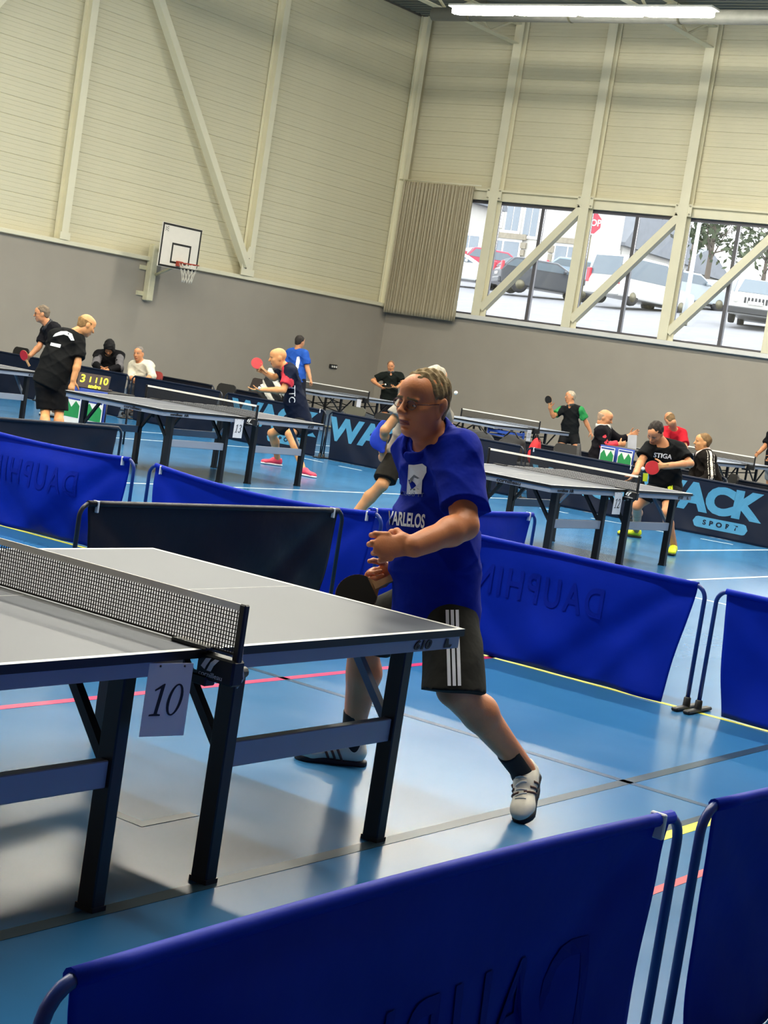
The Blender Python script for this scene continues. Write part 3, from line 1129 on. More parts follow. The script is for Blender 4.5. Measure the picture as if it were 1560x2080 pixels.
tt_table('grey table tennis table marked 10 in the foreground', 0.0, HALF_W, 0.0, '10', card_rot=-.24)
c = near_to_centre(10.928, 9.162, -.02)
tt_table('table tennis table marked 13 with dark legs', c[0], c[1], -.02, '13')
c = near_to_centre(10.894, 4.342, -.035)
tt_table('table tennis table marked 12 in front of the player in black', c[0], c[1], -.035, '12')
c = near_to_centre(10.75, 13.75, 0)
tt_table('table tennis table cut off by the left picture edge', c[0], c[1], 0.0, None)
tt_table('far table tennis table beside the man with hand on hip', 24.15, 18.1, 0.0, '14', kind='blue', detail=False)
tt_table('far blue-topped table tennis table left of the player in green sleeves', 23.6, 13.72, 0.0, '11', kind='blue', detail=False)
tt_table('far table tennis table at the right picture edge', 24.25, 9.7, 0.0, None, kind='blue', detail=False)

# ================================================================== court barriers
M_bcloth = mat('royal_blue_cloth', '#0425a2', 0.55, var=0.1, scale=3, bump=0.25, bscale=9, spec=0.1)
M_btext = mat('print_through_blue', '#031e92', 0.6, var=0.05, spec=0.1)
M_nav = mat('navy_cloth', '#0b1529', 0.55, var=0.15, scale=3, spec=0.25)
M_blk = mat('black_navy_cloth', '#070b18', 0.45, var=0.15, scale=3, bump=0.25, bscale=9, spec=0.3)
M_bpole = mat('blue_tube', '#12307e', 0.35, var=0.05)
M_npole = mat('dark_tube', '#161d2c', 0.35, var=0.05)
M_logo = mat('sky_blue_print', '#468cb0', 0.55, var=0.05)
M_clip = mat('white_clip', '#dfe3ea', 0.4)


def project_letters(me, fn):
    for v in me.vertices:
        v.co = Vector(fn(v.co.x, v.co.y, v.co.z))
    me.update()
    return me


def barrier(label, p0, p1, h=0.7, color='blue', sag=0.0, bow=0.0, taper=.07, seed=0, letters=None, clips=True, wr=1.0, group=None, gap=.05, front=1):
    """stands on the floor from p0 to p1; local x along, cloth hangs from the top tube; front=+1 prints on local -y side"""
    p0, p1 = Vector((*p0, 0)), Vector((*p1, 0))
    d = p1 - p0
    L = d.length
    rz = math.atan2(d.y, d.x)
    t = thing('court_barrier', label, 'barrier', p0, rz, group)
    cm, pm = {'blue': (M_bcloth, M_bpole), 'navy': (M_nav, M_npole), 'black': (M_blk, M_npole)}[color]
    r = .0125
    cr = .07
    rnd = np.random.RandomState(seed)
    ph = rnd.uniform(0, 6.28, 8)
    zt = lambda u: h - r - sag * 4 * u * (1 - u)
    pts = [(0, 0, .02), (0, 0, h - cr - r)]
    pts += [(cr - cr * math.cos(a), 0, h - r - cr + cr * math.sin(a)) for a in np.linspace(.2, math.pi / 2, 6)]
    pts += [(cr + (L - 2 * cr) * k / 12, bow * math.sin(math.pi * k / 12), zt(k / 12)) for k in range(1, 12)]
    pts += [(L - cr + cr * math.sin(a), 0, h - r - cr + cr * math.cos(a)) for a in np.linspace(0, math.pi / 2 - .2, 6)]
    pts += [(L, 0, h - cr - r), (L, 0, .02)]
    MB().tube(pts, r, 10).build('frame_tube', pm, t)
    for x in (0, L):
        f = MB().box((x, 0, .012), (.04, .3, .02), bev=.006)
        f.lathe([(.022, 0), (.02, .05), (.014, .055)], (x, 0, .015), 10)
        f.build('foot', M_blackplastic, t)

    def off(u, v):
        a = wr * (.012 * math.sin(3 * u * L + ph[0] + 2 * v) + .010 * math.sin(7 * (u * L) + 5 * v + ph[1]) * v + .02 * math.sin(math.pi * v) * math.sin(1.7 * u * L + ph[2])
                  + .008 * math.sin(11 * u * L - 9 * v + ph[3]) * v + .014 * math.sin(5 * v - 2.2 * u * L + ph[4]) * v)
        # long drape folds running down from the corners
        for (uc, s_) in ((0, 1), (1, -1)):
            q = (u - uc) * s_ * L
            a += wr * .012 * math.exp(-((q - .9 * v) / .12) ** 2) * (1 - .3 * v) - wr * .01 * math.exp(-((q - .55 * v) / .09) ** 2) * v
        return a * min(1, v * 6) + bow * math.sin(math.pi * u)

    nu, nv = 96, 22

    def surf(u, v, lift=0.0):
        e = gap + taper * v + .012 * math.sin(6 * v + ph[5]) * v
        x = e + (L - 2 * e) * u
        z = zt(u) + r - v * (zt(u) + r - .006)
        return (x, off(u, v) + lift, z)

    vs = [surf(i / nu, j / nv) for j in range(nv + 1) for i in range(nu + 1)]
    fs = [(j * (nu + 1) + i, j * (nu + 1) + i + 1, (j + 1) * (nu + 1) + i + 1, (j + 1) * (nu + 1) + i) for j in range(nv) for i in range(nu)]
    co = MB().add(vs, fs, 0, True).build('cloth', cm, t)
    sm = co.modifiers.new('thick', 'SOLIDIFY')
    sm.thickness = .003
    sm.offset = 0
    # sleeve round the top tube
    MB().tube([(gap + (L - 2 * gap) * k / 16, bow * math.sin(math.pi * (gap / L + k / 16 * (1 - 2 * gap / L))), zt(k / 16)) for k in range(17)], .017, 10).build('hem', cm, t)
    if clips:
        for x in ((gap + .06, L - gap - .06) if clips is True else (L - gap - .06,) if clips == 'end' else (gap + .06,)):
            MB().box((x, bow * math.sin(math.pi * x / L), zt(x / L) - .014), (.012, .042, .062), bev=.003).build('clip', M_clip, t)
    if letters:
        for (s, size, ux, vz, mname, kw) in letters:
            me = text_mesh(s, size, 0.0, **{k: v for k, v in kw.items() if k not in ('mirror', 'pill', 'back')})
            sg = -1 if kw.get('mirror') else 1
            side = -1 if not kw.get('back') else 1
            # subdivide long edges by splitting the triangles into a finer set
            import bmesh as _bm
            bm = _bm.new()
            bm.from_mesh(me)
            _bm.ops.triangulate(bm, faces=bm.faces)
            for _ in range(2):
                le = [e for e in bm.edges if e.calc_length() > .06]
                if le:
                    _bm.ops.subdivide_edges(bm, edges=le, cuts=1)
            bm.to_mesh(me)
            bm.free()

            def fn(x, y, z, lift=.0055):
                X = ux + sg * x * side * -1
                Z = vz + y
                u = min(1, max(0, (X - gap) / (L - 2 * gap)))
                v = min(1, max(0, (zt(u) + r - Z) / (zt(u) + r - .006)))
                return (X, off(u, v) + side * lift, Z)
            if kw.get('pill'):
                w_, h_ = kw['pill']
                pp = [(w_ / 2 - h_ / 2 + h_ / 2 * math.cos(a), h_ / 2 * math.sin(a)) for a in np.linspace(-math.pi / 2, math.pi / 2, 9)] + [(-w_ / 2 + h_ / 2 + h_ / 2 * math.cos(a), h_ / 2 * math.sin(a)) for a in np.linspace(math.pi / 2, 1.5 * math.pi, 9)]
                # strip quads so the pill follows the cloth
                n = len(pp) // 2
                xs_ = np.linspace(-w_ / 2, w_ / 2, 25)
                pv, pf = [], []
                for xx in xs_:
                    q = max(0.0, abs(xx) - (w_ / 2 - h_ / 2))
                    hh = math.sqrt(max(0, (h_ / 2) ** 2 - q * q))
                    pv += [fn(xx, -hh, 0, .0055), fn(xx, hh, 0, .0055)]
                pf = [(2 * k, 2 * k + 2, 2 * k + 3, 2 * k + 1) for k in range(24)]
                MB().add(pv, pf).build('print_panel', M_logo, co)
                mm = M_nav
            else:
                mm = mname
            project_letters(me, lambda x, y, z: fn(x, y, z, .008 if kw.get('pill') else .0055))
            me.materials.clear()
            me.materials.append(mm)
            split_letters(link('lettering', me, co))
    return t


DAU = lambda ux, size=.3, vz=.42: [('DAUPHINE', size, ux, vz, M_btext, dict(mirror=True, bold=.004, spacing=1.25, sx=.72))]
# front row, y = -1.46
barrier('dark blue cloth barrier at the bottom left picture corner', (-4.05, -1.43), (-2.03, -1.43), .69, seed=1, clips=False)
barrier('blue cloth barrier across the bottom foreground with faint printed letters', (-1.95, -1.44), (0.07, -1.49), .7, seed=2, letters=DAU(1.02, .34, .3), bow=0.03, clips='end')
barrier('blue cloth barrier in the bottom right picture corner', (0.2, -1.49), (2.22, -1.63), .7, seed=3, clips=False)
# right-hand row, x = 4.9
barrier('blue cloth barrier at the right edge behind the pole gap', (4.93, 0.64), (4.93, -1.36), .7, seed=4, clips=False)
barrier('long blue cloth barrier right of the man in blue', (4.93, 2.72), (4.93, 0.71), .7, seed=5, letters=DAU(.92, .24, .45), wr=1.3, taper=.1, clips=False)
barrier('blue cloth barrier behind the black one', (4.93, 4.93), (4.93, 2.93), .7, seed=6, sag=.05)
barrier('blue sagging cloth barrier at the left picture edge', (4.93, 7.1), (4.93, 5.08), .7, seed=7, sag=.03, letters=DAU(1.0, .26, .42), wr=1.6)
barrier('black cloth barrier behind the foreground table', (2.5, 3.1), (4.72, 3.08), .7, color='black', seed=8, wr=1.0)
barrier('short dark blue barrier seen past the back of the man in blue', (5.0, 3.12), (7.14, 3.12), .7, seed=9)
barrier('navy barrier with a sky-blue logo at the left picture edge', (5.2, 7.42), (7.2, 7.45), .7, color='navy', seed=10, letters=[('WACK', .3, 1.0, .3, M_logo, dict(bold=.012, shear=.1))], clips=False)
WS = lambda ux: [('WACK', .46, ux, .46, M_logo, dict(bold=.028, shear=.05, sx=1.17)), ('SPORT', .085, ux + .35, .17, M_logo, dict(pill=(.78, .14), bold=.004, spacing=1.9, sx=1.2))]
XR = 16.7
NB = [('navy barrier with large WACK SPORT print at the right edge', 7.14, 5.05, WS(.87)), ('navy barrier behind table 12 under the score desk', 8.94, 7.2, [('WACK', .4, .95, .34, M_logo, dict(bold=.012, sx=1.3))]),
      ('navy barrier hidden behind the man in blue', 10.6, 9.0, None), ('navy barrier with a cut-off sky-blue letter beside the man in the grey shirt', 12.45, 10.66, [('WACK', .46, .9, .46, M_logo, dict(bold=.02, shear=.05, sx=1.2))]),
      ('navy barrier with WACK SPORT print behind the bald player', 14.55, 12.52, WS(1.0)),
      ('navy barrier behind the left half of table 13', 16.6, 14.62, None), ('navy barrier in front of the hooded spectator', 18.65, 16.68, None), ('navy barrier beyond the table at the left edge', 20.7, 18.72, None), ('navy barrier furthest to the left', 22.75, 20.77, None)]
for k, (lb, ya, yb, lt) in enumerate(NB):
    barrier(lb, (XR, ya), (XR, yb), .73, color='navy', seed=20 + k, letters=lt, wr=.5, clips='end' if k == 4 else (k == 1))
NB2 = [('dark barrier behind the seated man in the striped jacket', 6.6, 4.66), ('dark barrier right of the round-backed chair', 8.65, 6.68), ('dark barrier below the far blue table', 10.7, 8.73), ('dark barrier behind the bags', 12.75, 10.78), ('dark barrier under the far table on the left', 16.2, 14.2), ('dark barrier behind the bald player in navy', 18.3, 16.3)]
for k, (lb, ya, yb) in enumerate(NB2):
    barrier(lb, (18.4, ya), (18.4, yb), .73, color='black', seed=40 + k, wr=.5, clips=False)

# ================================================================== people: one continuous surface per body
# shapes are blended distance fields (tapered limbs, ellipsoids) turned into a mesh
def nv_(v):
    v = np.asarray(v, float)
    return v / (np.linalg.norm(v) + 1e-12)


class Pr:
    def __init__(self, c, R, fn):
        self.c, self.R, self.fn = np.asarray(c, float), float(R), fn


def cap(a, b, ra, rb):
    a, b = np.asarray(a, float), np.asarray(b, float)
    ab = b - a
    L2 = ab @ ab + 1e-12

    def fn(P):
        q = P - a
        t = np.clip(q @ ab / L2, 0, 1)
        q = q - t[:, None] * ab
        return np.sqrt(np.einsum('ij,ij->i', q, q)) - (ra + (rb - ra) * t)
    return Pr((a + b) / 2, math.sqrt(L2) / 2 + max(ra, rb), fn)


def ball(c, r):
    c = np.asarray(c, float)
    return Pr(c, r, lambda P: np.sqrt(np.einsum('ij,ij->i', P - c, P - c)) - r)


def ellp(c, r, ax=None):
    c, r = np.asarray(c, float), np.asarray(r, float)
    A = np.eye(3) if ax is None else np.asarray(ax, float)

    def fn(P):
        q = (P - c) @ A.T
        q = q / r
        k0 = np.sqrt(np.einsum('ij,ij->i', q, q)) + 1e-9
        q = q / r
        k1 = np.sqrt(np.einsum('ij,ij->i', q, q)) + 1e-9
        return k0 * (k0 - 1) / k1
    return Pr(c, r.max(), fn)


def ecap(a, b, ra, rb, lat, k, kb=None):
    """tapered limb with an oval section: ra/rb half widths along lat, k = depth/width"""
    a, b = np.asarray(a, float), np.asarray(b, float)
    ab = b - a
    L = np.linalg.norm(ab) + 1e-9
    ax = ab / L
    lat = nv_(np.asarray(lat, float) - ax * (np.asarray(lat, float) @ ax))
    dep = np.cross(ax, lat)
    kb = k if kb is None else kb

    def fn(P):
        q = P - a
        t = np.clip(q @ ax / L, 0, 1)
        q = q - (t * L)[:, None] * ax
        kk = k + (kb - k) * t
        r = ra + (rb - ra) * t
        x, y, z = q @ lat, (q @ dep) / kk, q @ ax
        d = np.sqrt(x * x + y * y + z * z) - r
        return d * (0.5 + 0.5 * kk)
    return Pr((a + b) / 2, L / 2 + max(ra, rb), fn)


def half(p, n):
    p, n = np.asarray(p, float), nv_(n)
    return Pr(p, 99, lambda P: (P - p) @ n)


def inter(p, *qs):
    def fn(P):
        d = p.fn(P)
        for q in qs:
            d = np.maximum(d, q.fn(P))
        return d
    return Pr(p.c, p.R, fn)


def infl(p, a):
    return Pr(p.c, p.R + a, lambda P: p.fn(P) - a)


def eval_ops(ops, P, margin, bc=None, br=None):
    """P: (blocks, points per block, 3); bc / br: block centres and radii used to skip far shapes"""
    if bc is None:
        P = P[:, None, :]
        bc, br = P[:, 0, :], np.zeros(len(P))
    nb, m, _ = P.shape
    d = np.full((nb, m), 5.0)
    for (op, k, p) in ops:
        if p.R < 50 and op != 'i':
            q = bc - p.c
            ix = np.nonzero(np.einsum('ij,ij->i', q, q) < (p.R + margin + k + br) ** 2)[0]
            if not len(ix):
                continue
        else:
            ix = np.arange(nb)
        b = p.fn(P[ix].reshape(-1, 3)).reshape(-1, m)
        a = d[ix]
        if op == 'u':
            if k > 0:
                h = np.clip(.5 + .5 * (b - a) / k, 0, 1)
                r = b + (a - b) * h - k * h * (1 - h)
            else:
                r = np.minimum(a, b)
        elif op == 's':
            b = -b
            if k > 0:
                h = np.clip(.5 - .5 * (b - a) / k, 0, 1)
                r = b + (a - b) * h + k * h * (1 - h)
            else:
                r = np.maximum(a, b)
        elif op == 'd':
            r = a + b
        else:
            r = np.maximum(a, b)
        d[ix] = r
    return d


def sdf_mesh(ops, vox, fine=()):
    us = [p for (o, k, p) in ops if o == 'u' and p.R < 50]
    lo = np.min([p.c - p.R for p in us], 0) - 3 * vox
    hi = np.max([p.c + p.R for p in us], 0) + 3 * vox
    axes = []
    for a in range(3):
        x, xs = lo[a], []
        while x < hi[a]:
            xs.append(x)
            st = vox
            for (c, r, v) in fine:
                if abs(x - c[a]) < r:
                    st = min(st, v)
            x += st
        axes.append(np.array(xs))
    B = 8
    axes = [np.concatenate([x, x[-1] + (x[-1] - x[-2]) * np.arange(1, B - len(x) % B + 1)]) if len(x) % B else x for x in axes]
    n = [len(x) for x in axes]
    nb = [k // B for k in n]
    cen = [x.reshape(-1, B).mean(1) for x in axes]
    hd = [np.ptp(x.reshape(-1, B), axis=1) / 2 + vox for x in axes]
    Cx = np.stack(np.meshgrid(*cen, indexing='ij'), -1).reshape(-1, 3)
    Hx = np.sqrt((np.stack(np.meshgrid(*hd, indexing='ij'), -1) ** 2).sum(-1)).reshape(-1)
    dc = eval_ops(ops, Cx, 1e3)[:, 0]
    act = np.abs(dc) < Hx * 1.5 + .01
    D = np.where(dc < 0, -1.0, 1.0).astype(np.float32).reshape(nb)
    D = np.repeat(np.repeat(np.repeat(D, B, 0), B, 1), B, 2)
    bi = np.nonzero(act.reshape(nb))
    l = np.arange(B)
    I = (bi[0][:, None, None, None] * B + l[None, :, None, None] + 0 * l[None, None, :, None] + 0 * l[None, None, None, :]).ravel()
    J = (bi[1][:, None, None, None] * B + 0 * l[None, :, None, None] + l[None, None, :, None] + 0 * l[None, None, None, :]).ravel()
    K = (bi[2][:, None, None, None] * B + 0 * l[None, :, None, None] + 0 * l[None, None, :, None] + l[None, None, None, :]).ravel()
    P = np.stack([axes[0][I], axes[1][J], axes[2][K]], 1)
    ai = np.nonzero(act)[0]
    D[I, J, K] = eval_ops(ops, P.reshape(-1, B ** 3, 3), .05, Cx[ai], Hx[ai]).ravel()
    S = D < 0
    cs = np.zeros([k - 1 for k in n], np.uint8)
    for a in (0, 1):
        for b in (0, 1):
            for c in (0, 1):
                cs += S[a:n[0] - 1 + a, b:n[1] - 1 + b, c:n[2] - 1 + c]
    i, j, k = np.nonzero((cs > 0) & (cs < 8))
    acc = np.zeros((len(i), 3))
    cnt = np.zeros(len(i))
    cor = [(a, b, c) for a in (0, 1) for b in (0, 1) for c in (0, 1)]
    for o1 in cor:
        for ax in range(3):
            if o1[ax]:
                continue
            o2 = list(o1)
            o2[ax] = 1
            v1 = D[i + o1[0], j + o1[1], k + o1[2]]
            v2 = D[i + o2[0], j + o2[1], k + o2[2]]
            m = (v1 < 0) != (v2 < 0)
            t = np.where(m, v1 / np.where(v1 == v2, 1, v1 - v2), 0)
            p1 = np.stack([axes[0][i + o1[0]], axes[1][j + o1[1]], axes[2][k + o1[2]]], 1)
            p2 = np.stack([axes[0][i + o2[0]], axes[1][j + o2[1]], axes[2][k + o2[2]]], 1)
            acc += np.where(m[:, None], p1 + t[:, None] * (p2 - p1), 0)
            cnt += m
    V = acc / cnt[:, None]
    vid = np.full([q - 1 for q in n], -1, np.int32)
    vid[i, j, k] = np.arange(len(i))
    quads = []
    for ax in range(3):
        sl1 = [slice(1, -1)] * 3
        sl2 = [slice(1, -1)] * 3
        sl1[ax] = slice(0, -1)
        sl2[ax] = slice(1, None)
        a_, b_ = S[tuple(sl1)], S[tuple(sl2)]
        e = np.nonzero(a_ != b_)
        inside = a_[e]
        e = [q + (0 if q_ == ax else 1) for q_, q in enumerate(e)]
        o = [q for q in range(3) if q != ax]
        if ax == 1:
            o = o[::-1]
        def cell(d0, d1):
            q = list(e)
            q[o[0]] = q[o[0]] - d0
            q[o[1]] = q[o[1]] - d1
            return vid[q[0], q[1], q[2]]
        Q = np.stack([cell(1, 1), cell(0, 1), cell(0, 0), cell(1, 0)], 1)
        Q[~inside] = Q[~inside][:, ::-1]
        quads.append(Q)
    Q = np.concatenate(quads)
    Q = Q[(Q >= 0).all(1)]
    return V, Q


def fast_mesh(name, V, Q, mats, mi=None, smooth=True):
    me = bpy.data.meshes.new(name)
    me.vertices.add(len(V))
    me.vertices.foreach_set('co', np.asarray(V, np.float32).ravel())
    me.loops.add(len(Q) * 4)
    me.loops.foreach_set('vertex_index', Q.astype(np.int32).ravel())
    me.polygons.add(len(Q))
    me.polygons.foreach_set('loop_start', np.arange(0, len(Q) * 4, 4, dtype=np.int32))
    me.polygons.foreach_set('loop_total', np.full(len(Q), 4, np.int32))
    for m in (mats if isinstance(mats, (list, tuple)) else [mats]):
        me.materials.append(m)
    if mi is not None:
        me.polygons.foreach_set('material_index', mi.astype(np.int32))
    me.polygons.foreach_set('use_smooth', np.full(len(Q), smooth))
    me.update(calc_edges=True)
    me.validate()
    return me


_r0h = nv_(_r0)
_f0h = nv_(np.array([_f[0], _f[1], 0]))
ZUP = np.array([0, 0, 1.0])


def fdir(a, pitch=0.0):
    """facing: 0 = image left, 90 = towards the camera, 180 = image right, -90 = away"""
    a, p = math.radians(a), math.radians(pitch)
    h = -math.cos(a) * _r0h - math.sin(a) * _f0h
    return nv_(h * math.cos(p) + ZUP * math.sin(p))


def hand_prims(w, d, n, s=1.0, side=1, curl=(.25, .35, .25), thumb=.5, spread=.06, fw=1.0):
    """w wrist, d finger direction, n palm normal (palm faces n), side picks where the thumb is"""
    d = nv_(d)
    n = nv_(np.asarray(n, float) - d * (np.asarray(n, float) @ d))
    t = np.cross(d, n) * side
    ops = []
    ops.append(('u', .012 * s, ecap(w + d * .01 * s, w + d * .088 * s, .027 * s, .04 * s, t, .5, .36)))
    ops.append(('u', .015 * s, ball(w + d * .035 * s + t * .022 * s + n * .008 * s, .02 * s)))
    for q, (off, ln, rr) in enumerate(((.031, .088, .0092), (.0105, .096, .0096), (-.0105, .09, .0092), (-.031, .07, .0083))):
        p = w + d * (.086 - .006 * abs(q - 1)) * s + t * off * fw * s
        a = 0.0
        dd = nv_(d + t * spread * (1.5 - q))
        r = rr * s
        for sg, (fr, cu) in enumerate(zip((.45, .31, .24), curl)):
            a += cu * (1 + .08 * q)
            v = dd * math.cos(a) + n * math.sin(a)
            e = p + v * ln * fr * s
            ops.append(('u', .004 * s, cap(p, e, r, r * .92)))
            p, r = e, r * .92
    p = w + d * .028 * s + t * .026 * s
    for (ln, r, mix) in ((.042, .0125, 0), (.034, .011, 1), (.026, .0095, 2)):
        v = nv_(t * (.75 - .3 * mix * thumb) + d * (.65 + .1 * mix) + n * (.25 + .55 * thumb * (mix + .5)))
        e = p + v * ln * s
        ops.append(('u', .006 * s, cap(p, e, r * s, r * .93 * s)))
        p = e
    return ops


def head_ops(c, f, u, s=1.0, fat=1.0, detail=True):
    """head about c, facing f, up u; local x = left, y = forward, z = up; height about 0.247*s"""
    f = nv_(f)
    u = nv_(np.asarray(u, float) - f * (np.asarray(u, float) @ f))
    l = np.cross(u, f)
    A = np.stack([l, f, u])

    def W(x, y, z):
        return c + s * (x * l + y * f + z * u)

    def E(x, y, z, rx, ry, rz, k=.02, op='u'):
        return (op, k * s, ellp(W(x, y, z), np.array([rx, ry, rz]) * s, A))
    o = [E(0, -.012, .034, .0755, .096, .089), E(0, .028, -.038, .058 * fat, .062, .078, .03), E(0, .01, -.02, .066 * fat, .07, .07, .03)]
    o += [E(0, .062, -.098, .024, .02, .02, .025), E(0, .05, .05, .056, .05, .05, .03)]
    for sx in (-1, 1):
        o += [E(sx * .046 * fat, .004, -.066, .018, .03, .03, .03), E(sx * .043, .056, -.02, .022, .022, .02, .02)]
        o += [E(sx * .028, .083, .02, .025, .012, .009, .012)]
    if detail:
        for sx in (-1, 1):
            o += [E(sx * .031, .094, .001, .019, .014, .013, .012, 's')]
            o += [E(sx * .031, .0725, .001, .0165, .0125, .0125, .006), E(sx * .031, .0905, -.0025, .0125, .02, .0036, .002, 's')]
            o += [E(sx * .075, -.012, -.006, .011, .022, .034, .006), E(sx * .083, -.02, .008, .0075, .021, .026, .006), E(sx * .086, -.006, -.004, .007, .009, .016, .004, 's'), E(sx * .077, -.004, -.034, .008, .01, .012, .006)]
            o += [E(sx * .0125, .104, -.031, .0095, .012, .0085, .006)]
        o += [('u', .01 * s, cap(W(0, .088, .02), W(0, .112, -.024), .0075 * s, .0115 * s)), E(0, .113, -.027, .0115, .011, .0105, .008)]
        o += [E(0, .085, -.06, .027, .014, .008, .008), E(0, .083, -.0725, .024, .013, .0085, .006), E(0, .1, -.0655, .026, .012, .0022, .003, 's')]
        o += [E(0, .082, -.088, .02, .01, .004, .008, 's')]
    else:
        for sx in (-1, 1):
            o += [E(sx * .076, -.012, -.004, .012, .024, .034, .01), E(sx * .031, .096, .002, .018, .016, .012, .012, 's')]
        o += [('u', .014 * s, cap(W(0, .088, .02), W(0, .112, -.026), .009 * s, .014 * s)), E(0, .085, -.066, .026, .012, .014, .01)]
    return o, W, A


def hair_ops(c, f, u, s, style):
    """hair = a shell over the skull, trimmed to the hairline"""
    o, W, A = head_ops(c, f, u, s, detail=False)
    l, fv, uv = A
    th = dict(short=.009, grey=.006, crop=.006, fringe=.007, long=.014, hood=.03).get(style, .009)
    ops = [('u', .02 * s, ellp(W(0, -.014, .036), np.array([.0745 + th * .8, .098 + th, .089 + th]) * s, A))]
    if style == 'hood':
        ops += [('u', .03, ellp(W(0, -.02, -.06), np.array([.1, .11, .1]) * s, A)), ('s', .02, ellp(W(0, .11, -.02), np.array([.07, .09, .1]) * s, A))]
        return ops
    ops += [('u', .02 * s, ellp(W(0, -.047, -.02), np.array([.058 + th * .6, .05 + th * .7, .062]) * s, A))]
    if style in ('short', 'crop', 'grey', 'long'):
        fr = dict(short=.072, crop=.082, grey=.079, long=.07)[style]
        # cut in front of a plane leaning back from the brow, and around face and ears
        ops += [('i', 0, half(W(0, .085, fr), nv_(fv * .62 - uv * .80)))] if style != 'grey' else []
        if style == 'grey':
            ops += [('i', 0, half(W(0, .079, .086), nv_(fv * .70 - uv * .72)))]
            for sx in (-1, 1):
                ops += [('s', .012 * s, ellp(W(sx * .05, .085, .078), np.array([.03, .045, .035]) * s, A))]
        for sx in (-1, 1):
            ops += [('s', .006 * s, ellp(W(sx * .085, -.008, -.03), np.array([.04, .036, .05]) * s, A)), ('s', .01 * s, ellp(W(sx * .07, .066, -.005), np.array([.05, .056, .066]) * s, A))]
        ops += [('i', 0, half(W(0, -.07, -.062), nv_(-uv + .25 * fv)))]
    elif style == 'fringe':
        ops += [('i', 0, half(W(0, .0, .035), nv_(uv + .15 * fv))), ('i', 0, half(W(0, .02, 0), fv)), ('i', 0, half(W(0, -.07, -.06), -uv))]
        for sx in (-1, 1):
            ops += [('s', .008 * s, ellp(W(sx * .085, .0, -.02), np.array([.03, .028, .045]) * s, A))]
    return ops


def wrinkle(seed, amp, freq=22.0):
    rnd = np.random.RandomState(seed)
    ks = rnd.normal(0, 1, (5, 3)) * freq
    ph = rnd.uniform(0, 6.28, 5)

    def fn(P):
        w = 0
        for k, p in zip(ks, ph):
            w = w + np.sin(P @ k + p)
        return amp * w / 2.2
    return ('d', 0, Pr((0, 0, 0), 99, fn))


def folds(dirs, amp):
    """soft ridged cloth folds: list of (direction across the fold, frequency, phase, centre, reach)"""
    def fn(P):
        w = 0
        for (k, fq, ph, c, rc) in dirs:
            x = P @ k * fq + ph + .8 * np.sin(P @ np.roll(k, 1) * fq * .35)
            w = w - amp * ((1 - np.abs(np.sin(x))) ** 2 - .22) * np.exp(-((P - c) ** 2).sum(1) / rc ** 2)
        return w
    return ('d', 0, Pr((0, 0, 0), 99, fn))


SKIN = {}


def skin(name, col):
    if name in MATS:
        return MATS[name]
    m = mat(name, col, 0.48, var=0.1, scale=9, bump=0.08, bscale=120, spec=0.4)
    b = m.node_tree.nodes['Principled BSDF']
    b.inputs['Subsurface Weight'].default_value = 0.08
    b.inputs['Subsurface Radius'].default_value = (0.02, 0.008, 0.004)
    return m


M_eye = mat('eye_white', '#d9d2c8', 0.2, var=0.02)
M_iris = mat('eye_iris', '#2b231c', 0.2)
M_lip = mat('lip', '#8f4640', 0.5)


